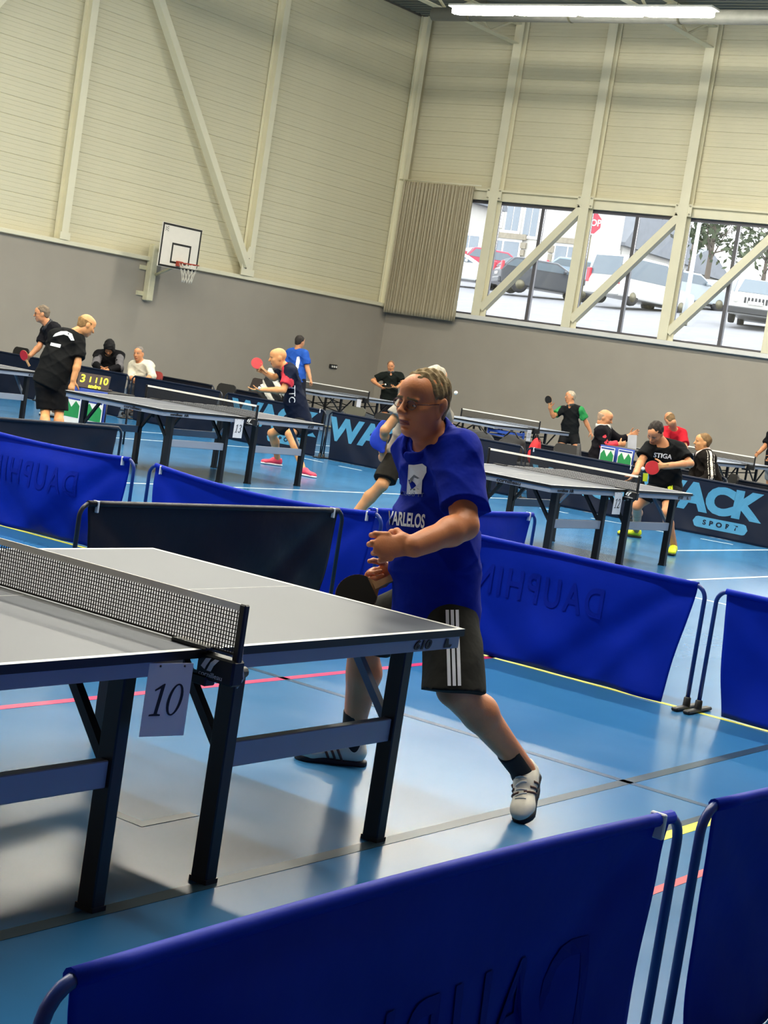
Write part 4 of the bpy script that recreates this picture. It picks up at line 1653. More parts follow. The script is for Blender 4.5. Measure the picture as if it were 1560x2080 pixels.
def shoe(parent, root, heel, toe, up, s=1.0, upper='#e4e0d6', sole='#12141c', stripe=None, laces=True, name='shoe'):
    """heel / toe: ground points of the sole's ends"""
    heel, toe = np.asarray(heel, float), np.asarray(toe, float)
    d = nv_(toe - heel)
    u = nv_(np.asarray(up, float) - d * (np.asarray(up, float) @ d))
    l = np.cross(u, d)
    L = np.linalg.norm(toe - heel)
    A = np.stack([l, d, u])
    k = L / .29

    def W(x, y, z):
        return heel + l * x * k + d * y * k + u * z * k - root
    o = [('u', .02 * k, ecap(W(0, .05, .045), W(.0, .11, .05), .036 * k, .038 * k, l, 1.0)), ('u', .03 * k, ecap(W(0, .1, .055), W(0, .22, .035), .041 * k, .045 * k, l, .85, .6)),
         ('u', .02 * k, ellp(W(0, .235, .03), np.array([.044, .055, .03]) * k, A)), ('u', .03 * k, cap(W(0, .045, .06), W(0, .05, .085), .033 * k, .034 * k)),
         ('u', .03 * k, cap(W(0, .1, .07), W(0, .13, .075), .03 * k, .026 * k))]
    o += [('s', .008, ecap(W(0, .06, .1), W(0, .065, .16), .03 * k, .034 * k, l, 1.2)), ('i', 0, half(W(0, 0, .012), -u))]
    V, Q = sdf_mesh(o, .0045 * k if laces else .008 * k)
    V0, Q0 = V, Q.tolist()
    sh = link(name, fast_mesh(name, V, Q, mat('shoe_upper_' + upper.strip('#'), upper, 0.55, var=.06, scale=30)), parent)
    so = [('u', .02 * k, ecap(W(0, .035, .008), W(0, .13, .008), .036 * k, .034 * k, l, 1.0)), ('u', .03 * k, ecap(W(0, .12, .008), W(0, .245, .01), .036 * k, .046 * k, l, 1.0)),
          ('i', 0, half(W(0, 0, 0), -u)), ('i', 0, half(W(0, 0, .022), u))]
    V, Q = sdf_mesh(so, .005 * k if laces else .008 * k)
    link('sole', fast_mesh('sole', V, Q, mat('shoe_sole_' + sole.strip('#'), sole, 0.6, var=.1)), sh)
    bv = BVHTree.FromPolygons([tuple(v) for v in V0], [tuple(q) for q in Q0]) if (stripe or laces) else None

    def stick(p, n):
        h = bv.ray_cast(Vector(p + n * .15), Vector(-n))
        return np.array(h[0]) + n * .0015 if h[0] is not None else None
    if stripe:
        for sx in (-1, 1):
            for q in range(3):
                pts = []
                for v in np.linspace(0, 1, 8):
                    h = stick(W(0, .135 + .026 * q - .028 * v + .0, .07 - .05 * v), sx * l)
                    if h is not None:
                        pts.append(h)
                if len(pts) > 2:
                    MB().tube(pts, .0052 * k, 6).build('stripe', mat('stripe_' + stripe.strip('#'), stripe, .5), sh)
    if laces:
        for q in range(5):
            pts = []
            for v in np.linspace(-1, 1, 7):
                h = stick(W(.022 * v, .135 + .02 * q + .004 * (-1) ** q * v, .05), u)
                if h is not None:
                    pts.append(h)
            if len(pts) > 2:
                MB().tube(pts, .0028 * k, 6).build('lace', mat('lace_white', '#e9e6de', .7), sh)
    return sh


def person(label, J, o):
    """J: joints as (px, py, depth) read from the photo; o: options"""
    g = {k: (pt(*v) if not isinstance(v, np.ndarray) else v) for k, v in J.items()}
    s = o.get('s', 1.0)
    bulk = o.get('bulk', 1.0)
    vox = o.get('vox', .011)
    root = np.array([g['pelvis'][0], g['pelvis'][1], 0.0])
    t = thing('person', label, 'person', root)
    for k in g:
        g[k] = g[k] - root
    hf, hu = o['face'], o.get('headup', nv_(g['head'] - g['neck']) + ZUP * 1.2)
    lat = nv_(g['sh_l'] - g['sh_r'])
    spine = nv_(g['neck'] - g['pelvis'])
    fwd = np.cross(lat, spine)
    if 'hip_l' not in g:
        hl = o.get('hiplat', lat - ZUP * (lat @ ZUP))
        hl = nv_(hl)
        g['hip_l'], g['hip_r'] = g['pelvis'] + hl * .095 * s, g['pelvis'] - hl * .095 * s
    hlat = nv_(g['hip_l'] - g['hip_r'])
    mid = (g['sh_l'] + g['sh_r']) / 2
    chest = mid * .75 + g['pelvis'] * .25
    waist = mid * .35 + g['pelvis'] * .65
    B = []
    tor = []
    tor.append(('u', .05 * s, ecap(mid - spine * .07 * s, waist, .155 * s * (.5 + .5 * bulk), .135 * s * bulk, lat, .62, .72)))
    tor.append(('u', .06 * s, ecap(waist, g['pelvis'] + spine * .02, .137 * s * bulk, .152 * s * (.6 + .4 * bulk), hlat, .74, .74)))
    tor.append(('u', .05 * s, cap(mid + lat * .1 * s, mid - lat * .1 * s, .07 * s, .07 * s)))
    if bulk > 1.04:
        tor.append(('u', .06, ellp(waist + fwd * .03 * s + spine * .02, np.array([.12, .095, .13]) * s * bulk, np.stack([hlat, np.cross(spine, hlat), spine]))))
    for sd in 'lr':
        sg = 1 if sd == 'l' else -1
        tor.append(('u', .05 * s, ball(g['sh_' + sd] - ZUP * .01, .064 * s)))
        tor.append(('u', .05 * s, cap(mid + spine * .03 * s + lat * sg * .03, g['sh_' + sd] + spine * .0, .05 * s, .045 * s)))
    B += tor
    hs = o.get('hs', 1.0) * s
    ho, W, A = head_ops(g['head'], hf, hu, hs, o.get('fat', 1.0), vox < .008)
    nb = W(0, -.035, -.07)
    B.append(('u', .03 * s, cap(mid + spine * .03 * s, nb, .062 * s, .055 * s)))
    B.append(('u', .02 * s, cap(mid + spine * .03 * s + fwd * .02 * s, W(0, .005, -.085), .05 * s, .045 * s)))
    B += ho
    for sd in 'lr':
        sh, el, wr = g['sh_' + sd], g['el_' + sd], g['wr_' + sd]
        am = s * o.get('arm', 1.0)
        B.append(('u', .03 * s, cap(sh, el, .052 * am, .042 * am)))
        m_ = el + (wr - el) * .28
        B.append(('u', .02 * s, cap(el, m_, .041 * am, .044 * am)))
        B.append(('u', .02 * s, cap(m_, wr, .044 * am, .0285 * am)))
        B.append(('u', .02 * s, ecap(el * .3 + wr * .7, wr, .034 * am, .031 * am, np.cross(nv_(wr - el), o.get('hand_' + sd, {}).get('n', lat)), .75)))
        hd = o.get('hand_' + sd, {})
        d = hd.get('d', nv_(wr - el))
        n = hd.get('n', -lat * (1 if sd == 'l' else -1))
        B += hand_prims(wr, d, n, s * hd.get('s', 1.0), hd.get('side', 1 if sd == 'r' else -1), hd.get('curl', (.3, .4, .3)), hd.get('thumb', .5), hd.get('spread', .06), hd.get('fw', 1.0))
        hp_, kn, an = g['hip_' + sd], g['kn_' + sd], g['an_' + sd]
        B.append(('u', .05 * s, cap(hp_, hp_ * .4 + kn * .6, .086 * s * (.5 + .5 * bulk), .068 * s)))
        B.append(('u', .04 * s, cap(hp_ * .4 + kn * .6, kn, .068 * s, .053 * s)))
        back = np.cross(nv_(an - kn), hlat)
        back = back if back @ fwd < 0 else -back
        if abs(nv_(kn - hp_) @ nv_(an - kn)) < .97:
            bb_ = nv_(hp_ - kn) + nv_(an - kn)
            back = nv_(nv_(back) + 1.5 * nv_(bb_))
        cf = kn + (an - kn) * .32 + nv_(back) * .02 * s
        lm = s * o.get('leg', 1.0)
        B.append(('u', .03 * s, cap(kn, cf, .05 * lm, .056 * lm)))
        B.append(('u', .03 * s, cap(cf, an, .054 * lm, .034 * s)))
        B.append(('u', .02 * s, cap(kn, an, .047 * lm, .033 * s)))
        td = nv_(o.get('toe_' + sd, fwd - ZUP * (fwd @ ZUP)))
        fu = ZUP
        if 'shoe_' + sd in o:
            h0_, t0_, u0_ = o['shoe_' + sd]
            td = nv_(t0_ - h0_)
            fu = nv_(u0_ - td * (u0_ @ td))
        B.append(('u', .02 * s, cap(an - fu * .02 * s, an - fu * .05 * s - td * .03 * s, .032 * s, .03 * s)))
        B.append(('u', .03 * s, cap(an - fu * .045 * s, an + td * .13 * s - fu * .062 * s, .031 * s, .022 * s)))
    fine = [(g['head'], .16 * hs, o['finev'])] if 'finev' in o else []
    for sd in 'lr':
        if 'finev' in o and o.get('fine_hands'):
            fine.append((g['wr_' + sd] + nv_(g['wr_' + sd] - g['el_' + sd]) * .07, .1, o['finev'] * 1.3))
    V, Q = sdf_mesh(B, vox, fine)
    sk = skin(o.get('skinname', 'skin'), o.get('skin', '#b98468'))
    # lips get their own tint
    cen = (V[Q].mean(1) - g['head']) @ A.T / hs
    mi = np.where((np.abs(cen[:, 0]) < .024) & (np.abs(cen[:, 2] + .0665) < .009 - .0002 / .024 * np.abs(cen[:, 0])) & (cen[:, 1] > .07), 1, 0)
    brow = (np.abs(np.abs(cen[:, 0]) - .031) < .02) & (np.abs(cen[:, 2] - .021 - .12 * (.031 - np.abs(cen[:, 0]))) < .0042) & (cen[:, 1] > .055)
    mi = np.where(brow, 2, mi)
    body = link('body', fast_mesh('body', V, Q, [sk, M_lip, mat('brow_' + o.get('hair', '#5a4c3c').strip('#'), o.get('hair', '#5a4c3c'), .8)], mi), t)
    # eyes
    for sx in (-1, 1):
        e = W(sx * .031, .0718, .0)
        em = MB().ell(e, (.0112 * hs,) * 3, None, 14, 10)
        gz_ = nv_(o.get('gaze', hf))
        em.ell(e + gz_ * .0072 * hs, (.0052 * hs,) * 3, None, 10, 8, 1)
        em.build('eye', [M_eye, M_iris], body)
    # hair
    if o.get('hairstyle'):
        hops = hair_ops(g['head'], hf, hu, hs, o['hairstyle'])
        hops.append(wrinkle(o.get('seed', 1), .0035, 130 if vox < .008 else 60))
        V, Q = sdf_mesh(hops, vox * (.6 if vox > .008 else .6))
        link('hair' if o['hairstyle'] != 'hood' else 'hood', fast_mesh('hair', V, Q, mat('hair_' + o.get('hair', '#5a4c3c').strip('#'), o.get('hair', '#5a4c3c'), .75, var=.25, scale=40, bump=.4, bscale=90, spec=.25)), body)
    # ---- shirt
    a = .014 * s * o.get('loose', 1.0)
    hem = g['pelvis'] + spine * o.get('hem', -.07) * s
    sp = []
    nax = nv_(nb - mid)
    neckn = nv_(nax + o.get('neckcut', .3) * fwd)
    cutn = half(mid + nax * .085 * s, neckn)
    for (op, k, p) in tor:
        sp.append((op, k, inter(infl(p, a), cutn)))
    sp.append(('u', .06 * s, inter(ecap(waist, g['pelvis'] - spine * .12 * s, .142 * s * bulk + a, .165 * s * (.6 + .4 * bulk) + a, hlat, .76, .78), half(hem, -spine))))
    if bulk > 1.04:
        sp.append(('u', .06, ellp(waist + fwd * .03 * s + spine * .0, np.array([.125, .1, .14]) * s * bulk + a, np.stack([hlat, np.cross(spine, hlat), spine]))))
    sl = o.get('sleeve', .62)
    for sd in 'lr':
        sh, el, wr = g['sh_' + sd], g['el_' + sd], g['wr_' + sd]
        dv = nv_(el - sh)
        if sl <= 1:
            e = sh + (el - sh) * sl
            sp.append(('u', .035 * s, inter(cap(sh, e + dv * .05, .062 * s + a * .8, .056 * s + a * 1.7), half(e, dv))))
        else:
            sp.append(('u', .035 * s, cap(sh, el, .062 * s + a * .6, .05 * s + a * .6)))
            dv = nv_(wr - el)
            e = el + (wr - el) * (sl - 1)
            sp.append(('u', .03 * s, inter(cap(el, e + dv * .04, .048 * s + a * .6, .04 * s + a * .6), half(e, dv))))
    sp.append(('s', .008, cap(mid + nax * .06 * s + fwd * .015 * s, mid + nax * .25 * s + fwd * .08 * s, .066 * s, .09 * s)))
    if o.get('collar'):
        sp.append(('s', .006, cap(mid + nax * .055 * s + fwd * .085 * s, mid + nax * .01 * s + fwd * .12 * s, .03 * s, .012 * s)))
    sp.append(wrinkle(o.get('seed', 1) + 11, .0045 * s, 14))
    sp.append(folds([(nv_(spine * .8 + lat * .6), 24, .3, g['sh_l'] * .6 + waist * .4, .3), (nv_(spine * .9 - lat * .5), 22, 1.1, g['sh_r'] * .6 + waist * .4, .3),
                     (nv_(spine + .2 * fwd), 19, 2.0, g['pelvis'] * .6 + waist * .4, .2), (nv_(spine * .5 - fwd * .8), 26, .7, waist * .5 + g['sh_l'] * .5, .25)], .016 * s))
    V, Q = sdf_mesh(sp, max(vox * .9, .006) if vox < .008 else vox)
    shm = mat('shirt_' + o['shirt'].strip('#'), o['shirt'], .75, var=.1, scale=12, bump=.9, bscale=9, spec=.08)
    mats = [shm]
    mi = None
    if 'shirt2' in o:
        mats.append(mat('shirt_' + o['shirt2'][0].strip('#'), o['shirt2'][0], .75, var=.06))
        c3 = V[Q].mean(1)
        mi = o['shirt2'][1](c3, g, lat, fwd, spine).astype(int)
    shirt = link(o.get('shirtname', 'shirt'), fast_mesh('shirt', V, Q, mats, mi), t)
    # collar
    if o.get('collar'):
        c0 = mid + nax * .088 * s + fwd * .006 * s
        pf = nv_(fwd - nax * (fwd @ nax))
        pl0 = nv_(lat - nax * (lat @ nax))
        pts, ups = [], []
        for q in np.linspace(-.9 * math.pi, .9 * math.pi, 26):
            fr = .5 - .5 * math.cos(q)          # 0 at the nape, 1 at the throat
            rad = nv_(pl0 * math.sin(q) - pf * math.cos(q))
            pts.append(c0 + rad * (.079 + .012 * fr) * s + nax * (.016 - .05 * fr) * s + pf * .016 * fr * s)
            ups.append(nv_(nax - rad * (.25 - .1 * fr)))
        cops = [('u', .005, ecap(pts[q], pts[q + 1], .027 * s, .027 * s, ups[q], .28)) for q in range(len(pts) - 1)]
        for sg in (-1, 1):
            e0 = pts[-1] if sg > 0 else pts[0]
            cops.append(('u', .006, ecap(e0, e0 - nax * .045 * s + pl0 * -sg * .012 * s + fwd * .012 * s, .02 * s, .007 * s, pl0, .4)))
        V, Q = sdf_mesh(cops, .005 if vox < .008 else .009)
        link('collar', fast_mesh('collar', V, Q, mat('shirt_' + o['collar'].strip('#'), o['collar'], .75, var=.06)), shirt)
    # ---- shorts / trousers
    pl_ = o.get('legs', .72)
    pp = [('u', .05 * s, infl(ecap(waist, g['pelvis'] - spine * .03 * s, .13 * s * bulk, .155 * s * (.6 + .4 * bulk), hlat, .74, .76), .006)), ('i', 0, half(waist * .5 + g['pelvis'] * .5, spine))]
    for sd in 'lr':
        hp_, kn, an = g['hip_' + sd], g['kn_' + sd], g['an_' + sd]
        dv = nv_(kn - hp_)
        if pl_ <= 1.1:
            e = hp_ + (kn - hp_) * pl_
            hn = nv_(dv - ZUP * o.get('hemdrop', .6))
            pp.append(('u', .05 * s, inter(cap(hp_, e + dv * .1, .098 * s * (.5 + .5 * bulk), o.get('hemr', .09) * s), half(e + hn * .02, hn))))
        else:
            pp.append(('u', .05 * s, cap(hp_, kn, .098 * s, .07 * s)))
            dv = nv_(an - kn)
            pp.append(('u', .04 * s, inter(cap(kn, an, .07 * s, .055 * s), half(an - dv * .02, dv))))
    pp.append(wrinkle(o.get('seed', 1) + 23, .005 * s, 13))
    pp.append(folds([(nv_(spine * .9 + hlat * .4), 22, .9, g['hip_l'] * .6 + g['kn_l'] * .4, .2), (nv_(spine * .9 - hlat * .4), 22, .2, g['hip_r'] * .6 + g['kn_r'] * .4, .2)], .01 * s))
    V, Q = sdf_mesh(pp, max(vox * 1.1, .007))
    shorts = link('shorts' if pl_ <= 1.1 else 'trousers', fast_mesh('shorts', V, Q, mat('shorts_' + o['shorts'].strip('#'), o['shorts'], .8, var=.12, scale=14, spec=.15, bump=.9, bscale=9)), t)
    # ---- socks and shoes
    for sd in 'lr':
        kn, an = g['kn_' + sd], g['an_' + sd]
        td = nv_(o.get('toe_' + sd, fwd - ZUP * (fwd @ ZUP)))
        dv = nv_(an - kn)
        if o.get('sock'):
            top = an - dv * o.get('sockh', .08) * s
            so = [('u', .02, inter(cap(top - dv * .03, an - ZUP * .02, .047 * s, .041 * s), half(top, -dv))), ('u', .02, cap(an - ZUP * .03 * s, an - ZUP * .05 * s - td * .02, .04 * s, .038 * s))]
            V, Q = sdf_mesh(so, .006 if vox < .008 else .011)
            link('sock', fast_mesh('sock', V, Q, mat('sock_' + o['sock'].strip('#'), o['sock'], .9)), t)
        hl_ = an - ZUP * .085 * s - td * .075 * s
        tl_, upv = hl_ + td * .295 * s, ZUP
        if 'shoe_' + sd in o:
            hl_, tl_, upv = o['shoe_' + sd]
            hl_, tl_ = hl_ - root, tl_ - root
        shoe(t, np.zeros(3), hl_, tl_, upv, s, o.get('shoe', '#e4e0d6'), o.get('sole', '#12141c'), o.get('stripe'), vox < .008)
    return t, g, dict(W=W, A=A, shirt=shirt, shorts=shorts, body=body, mid=mid, waist=waist, lat=lat, fwd=fwd, spine=spine, root=root, hs=hs)


def bvh_of(ob):
    me = ob.data
    return BVHTree.FromPolygons([v.co for v in me.vertices], [tuple(p.vertices) for p in me.polygons])


def wrap_text(parent, s, size, m, origin, xdir, ydir, nrm, name='lettering', **kw):
    """lettering laid on a garment: cast each point of the outline onto the cloth"""
    bv = bvh_of(parent)
    me = text_mesh(s, size, 0.0, **kw)
    return wrap_mesh(parent, me, m, origin, xdir, ydir, nrm, name, bv)


def wrap_mesh(parent, me, m, origin, xdir, ydir, nrm, name, bv=None):
    import bmesh as _bm
    bv = bv or bvh_of(parent)
    bm = _bm.new()
    bm.from_mesh(me)
    _bm.ops.triangulate(bm, faces=bm.faces)
    for _ in range(3):
        le = [e for e in bm.edges if e.calc_length() > .014]
        if le:
            _bm.ops.subdivide_edges(bm, edges=le, cuts=1)
    x, n = nv_(xdir), nv_(nrm)
    y = nv_(np.asarray(ydir, float) - x * (np.asarray(ydir, float) @ x))
    for v in bm.verts:
        p = np.asarray(origin) + x * v.co.x + y * v.co.y
        h = bv.ray_cast(Vector(p + n * .25), Vector(-n))
        v.co = Vector(h[0]) + Vector(n) * .0045 if h[0] is not None else Vector(p)
    bm.to_mesh(me)
    bm.free()
    me.materials.clear()
    me.materials.append(m)
    o = link(name, me, parent)
    return split_letters(o) if name == 'lettering' else o


def poly_mesh(polys):
    mb = MB()
    for p in polys:
        mb.add([(q[0], q[1], 0) for q in p], [tuple(range(len(p)))])
    return mb.mesh('print', M_decal)


M_rubber_r = mat('red_rubber', '#b8222c', .5, var=.05)
M_rubber_b = mat('black_rubber', '#0c0d0c', .45, var=.08)
M_wood = mat('paddle_wood', '#b48a5e', .5, var=.15, scale=30)


def paddle(label, centre, nrm, up, front=None, back=None, r=.078):
    """bat: centre of the blade, nrm = facing of the front rubber, up = from handle to blade tip"""
    front, back = front or M_rubber_r, back or M_rubber_b
    M = frame(centre, np.cross(nv_(up), nv_(nrm)), up)
    t = thing('table_tennis_bat', label, 'bat', (0, 0, 0))
    t.matrix_world = M
    rim = [(r * .97 * math.cos(a), r * 1.03 * math.sin(a)) for a in np.linspace(-1.15, math.pi + 1.15, 26)] + [(-.016, -.088), (.016, -.088)]
    MB().prism(rim, -.003, .003).build('blade', M_wood, t)
    rub = [(r * .95 * math.cos(a), r * 1.01 * math.sin(a)) for a in np.linspace(-.95, math.pi + .95, 26)]
    MB().prism(rub, .0032, .0075).build('rubber', front, t)
    MB().prism(rub, -.0075, -.0032).build('rubber', back, t)
    MB().prism([(-.014, -.075), (.014, -.075), (.012, -.13), (.016, -.178), (-.016, -.178), (-.012, -.13)], -.011, .011).build('handle', M_wood, t)
    return t

# ================================================================== the man in the blue polo shirt
def gpt(px, py, z=0.0):
    d = pt(px, py, 1.0) - CAM
    return CAM + d * ((z - CAM[2]) / d[2])


R_, U_, F_ = _r, _u, _f
heel_r, toe_r = gpt(744, 1556), gpt(601, 1540)
td_r = nv_(toe_r - heel_r)
toe_r = heel_r + td_r * .3
an_r = heel_r + td_r * .075 + ZUP * .1
toe_l = gpt(1062, 1676, -.004)
d_l = nv_(-.22 * R_ - .5 * U_ - .83 * F_)
heel_l = toe_l - d_l * .3
up_l = ZUP - .6 * R_ - .5 * F_
up_l = nv_(up_l - d_l * (up_l @ d_l))
an_l = heel_l + d_l * .075 + up_l * .095
man, mg, mi_ = person('man in a royal blue polo shirt and glasses lunging beside the foreground table', dict(
    head=(859, 820, 6.28), neck=(888, 900, 6.4), sh_l=(930, 928, 6.25), sh_r=(846, 915, 6.58), pelvis=(885, 1212, 6.47),
    hip_l=(912, 1226, 6.4), hip_r=(860, 1222, 6.58), el_l=(944, 1068, 6.1), wr_l=(842, 1109, 5.96), el_r=(874, 1068, 6.72), wr_r=(806, 1158, 6.55),
    kn_l=(922, 1400, 6.2), an_l=an_l, kn_r=(738, 1296, 6.75), an_r=an_r),
    dict(s=1.04, bulk=1.1, vox=.0065, finev=.0032, fine_hands=True, face=fdir(47, -5), headup=ZUP * 1.0 + .06 * R_, hs=.975, fat=1.08, gaze=fdir(25, -18), arm=1.14, leg=1.14, neckcut=.55, hemr=.118, hemdrop=1.6,
         skin='#d08659', skinname='skin_ruddy', hair='#877350', hairstyle='grey', shirt='#071f90', collar='#071f90', sleeve=.76, hem=-.15, loose=1.5,
         shorts='#1d1d19', legs=.97, sock='#191a1d', sockh=.135, shoe='#ded8c8', sole='#10131d', stripe='#5a3a30', seed=3,
         toe_r=td_r, toe_l=nv_(toe_l - heel_l), shoe_r=(heel_r, toe_r, ZUP), shoe_l=(heel_l, toe_l, up_l),
         hand_l=dict(d=nv_(-R_ - .02 * U_ - .1 * F_), n=nv_(F_ - .1 * R_ - .2 * U_), curl=(.12, 1.1, 1.0), thumb=1.9, spread=.06, s=1.1, fw=1.22),
         hand_r=dict(d=nv_(-R_ - .35 * U_ - .1 * F_), n=nv_(-F_ - .2 * U_), curl=(1.0, 1.3, .8), thumb=.6, spread=.03)))
# glasses
def glasses(info, col, parent):
    W, hs = info['W'], info['hs']
    m = MB()
    for sx in (-1, 1):
        pts = [W(sx * .032 + .024 * math.cos(a), .098 - .10 * abs(.024 * math.cos(a) * sx + .0), .0 + .016 * math.sin(a)) for a in np.linspace(0, 2 * math.pi, 21)[:-1]]
        m.tube(pts, .0016 * hs, 6, closed=True)
        m.tube([W(sx * .056, .092, .006), W(sx * .074, .05, .008), W(sx * .083, -.012, .012), W(sx * .082, -.03, -.004)], .0019 * hs, 6)
    m.tube([W(-.009, .1, .004), W(0, .104, .007), W(.009, .1, .004)], .0016 * hs, 6)
    go = m.build('glasses', mat('glasses_frame_' + col.strip('#'), col, .35), parent)
    for sx in (-1, 1):
        MB().add([W(sx * .032 + .023 * math.cos(a), .097 - .1 * abs(.023 * math.cos(a)), .015 * math.sin(a)) for a in np.linspace(0, 2 * math.pi, 17)[:-1]], [tuple(range(16))]).build('lens', glass_mat('lens_glass', (.9, .86, .82)), go)
    return go


glasses(mi_, '#4a2320', mi_['body'])
# prints on the shirt
rt = mi_['root']
fn_ = nv_(mi_['fwd'] * .5 - F_ * .75)
xd = nv_(R_ * 1.0 - .05 * U_)
M_print_w = mat('white_shirt_print', '#dfe3ea', .6)
badge = poly_mesh([[(-.027, -.05), (.027, -.05), (.03, .0), (.045, .03), (.045, .05), (.03, .062), (.0, .058), (-.02, .06)]])
wrap_mesh(mi_['shirt'], badge, M_print_w, pt(842, 975, 6.2) - rt, nv_(R_ + .1 * F_ * 0), U_, -F_, 'badge')
bd = poly_mesh([[(-.02, -.01), (-.012, -.008), (.0, .012), (.018, .004), (.02, .009), (.0, .022), (-.014, .008)], [(-.018, -.036), (.018, -.036), (.018, -.03), (-.018, -.03)]])
o_ = wrap_mesh(mi_['shirt'], bd, mat('grey_shirt_print', '#6a6f78', .6), pt(842, 975, 6.2) - rt - F_ * .003, nv_(R_), U_, -F_, 'badge_detail')
wrap_text(mi_['shirt'], 'CLUB TT', .022, mat('faint_shirt_print', '#5a6a9a', .6), pt(838, 1003, 6.2) - rt, nv_(R_ - .12 * U_), U_, -F_)
wrap_text(mi_['shirt'], 'VARLELOS', .07, M_print_w, pt(826, 1057, 6.2) - rt, nv_(R_ - .1 * U_), U_, -F_, bold=.002, sx=.42)
# stripes down the side of the shorts
for q in range(3):
    pts = [(-.006, -.13), (.006, -.13), (.006, .13), (-.006, .13)]
    ox = 913 + q * 10.5
    wrap_mesh(mi_['shorts'], poly_mesh([pts]), M_print_w, pt(ox + 1, 1322, 6.0) - rt, nv_(R_ + .12 * U_ * 0), nv_(U_ + .02 * R_), -F_, 'stripe')
paddle('black-rubbered bat in the right hand of the man in blue', pt(724, 1208, 6.45), nv_(-F_ + .25 * U_ - .1 * R_), nv_(-R_ - .46 * U_ - .05 * F_), front=M_rubber_b, back=M_rubber_r, r=.08)

# ================================================================== the other players and the spectators
def sleeves_mask(thr):
    return lambda c, g, lat, fwd, spine: np.abs((c - (g['sh_l'] + g['sh_r']) / 2) @ lat) > thr


def seg_d(c, a, b):
    ab = b - a
    t = np.clip((c - a) @ ab / (ab @ ab), 0, 1)
    return np.sqrt(((c - a - t[:, None] * ab) ** 2).sum(1))


P = {}
FO = '#a9775c'
P['bald'] = person('bald player in navy with a red shoulder raising his bat behind table 13', dict(
    head=(565, 727, 22.2), neck=(581, 749, 22.25), sh_l=(591, 757, 22.05), sh_r=(584, 752, 22.42), el_l=(575, 793, 21.95), wr_l=(530, 792, 22.0), el_r=(557, 768, 22.4), wr_r=(538, 757, 22.35),
    pelvis=(611, 858, 22.25), kn_r=(552, 880, 22.5), an_r=gpt(562, 946) + ZUP * .09, kn_l=(588, 882, 21.85), an_l=gpt(613, 966) + ZUP * .09),
    dict(vox=.011, hs=1.05, face=fdir(12, -12), skin='#cf9360', skinname='skin_tan', shirt='#10172a', loose=1.4, bulk=1.06, hem=-.16, sleeve=.72,
         shirt2=('#b51f33', lambda c, g, lat, fwd, spine: (seg_d(c, (g['sh_l'] + g['sh_r']) / 2 + spine * .05, g['sh_l'] + (g['el_l'] - g['sh_l']) * .6) < .1) & ((c - g['sh_l']) @ fwd > .0)),
         shorts='#15171d', legs=.7, shoe='#d93a55', sole='#e6e2e2', seed=5, toe_r=fdir(10), toe_l=fdir(150),
         hand_l=dict(d=-R_, n=U_, curl=(.2, .3, .2)), hand_r=dict(d=nv_(-R_ + .5 * U_), n=-F_, curl=(.9, 1.2, .8))))
wrap_text(P['bald'][2]['shirt'], 'TTC', .12, M_print_w, pt(592, 800, 22) - P['bald'][2]['root'], -U_, R_, -F_)
paddle('red bat raised by the bald player in navy', pt(522, 738, 22.3), nv_(-F_ + .3 * U_), nv_(-R_ + .9 * U_))

P['stiga'] = person('player in a black STIGA shirt and yellow shoes at table 12', dict(
    head=(1331, 879, 18.65), neck=(1349, 899, 18.85), sh_l=(1380, 914, 18.85), sh_r=(1320, 908, 18.75), el_l=(1402, 942, 18.7), wr_l=(1350, 947, 18.4), el_r=(1302, 938, 18.65), wr_r=(1291, 962, 18.35),
    pelvis=(1352, 987, 18.9), kn_l=(1353, 1042, 18.45), an_l=gpt(1366, 1126) + ZUP * .09, kn_r=(1294, 1028, 18.85), an_r=gpt(1290, 1092) + ZUP * .09),
    dict(vox=.010, face=fdir(55, -42), headup=ZUP - .3 * F_, hair='#2c2521', hairstyle='short', skin='#c88a60', skinname='skin_light', shirt='#101113', loose=1.3, hem=-.1, sleeve=.68,
         shorts='#111217', legs=.62, shoe='#d5e01e', sole='#30331c', seed=6, toe_l=fdir(75), toe_r=fdir(5),
         hand_l=dict(d=-R_, n=nv_(F_), curl=(.9, 1.2, .8)), hand_r=dict(d=nv_(-R_ - U_), n=U_, curl=(.2, .3, .2))))
wrap_text(P['stiga'][2]['shirt'], 'STIGA', .068, M_print_w, pt(1349, 926, 18.6) - P['stiga'][2]['root'], nv_(R_ - .12 * U_), U_, -F_, bold=.002, sx=1.1)
M_yel = mat('fluorescent_yellow', '#d2e022', .6)
for (a, b) in ((1366, 985), (1311, 969)):
    wrap_mesh(P['stiga'][2]['shorts'], poly_mesh([[(-.03, -.045), (.02, -.05), (.03, .04), (-.025, .045)]]), M_yel, pt(a, b, 18.6) - P['stiga'][2]['root'], R_, U_, -F_, 'yellow_patch')
paddle('red bat held by the player in the STIGA shirt', pt(1325, 950, 18.25), nv_(-F_), nv_(-R_ - .15 * U_))

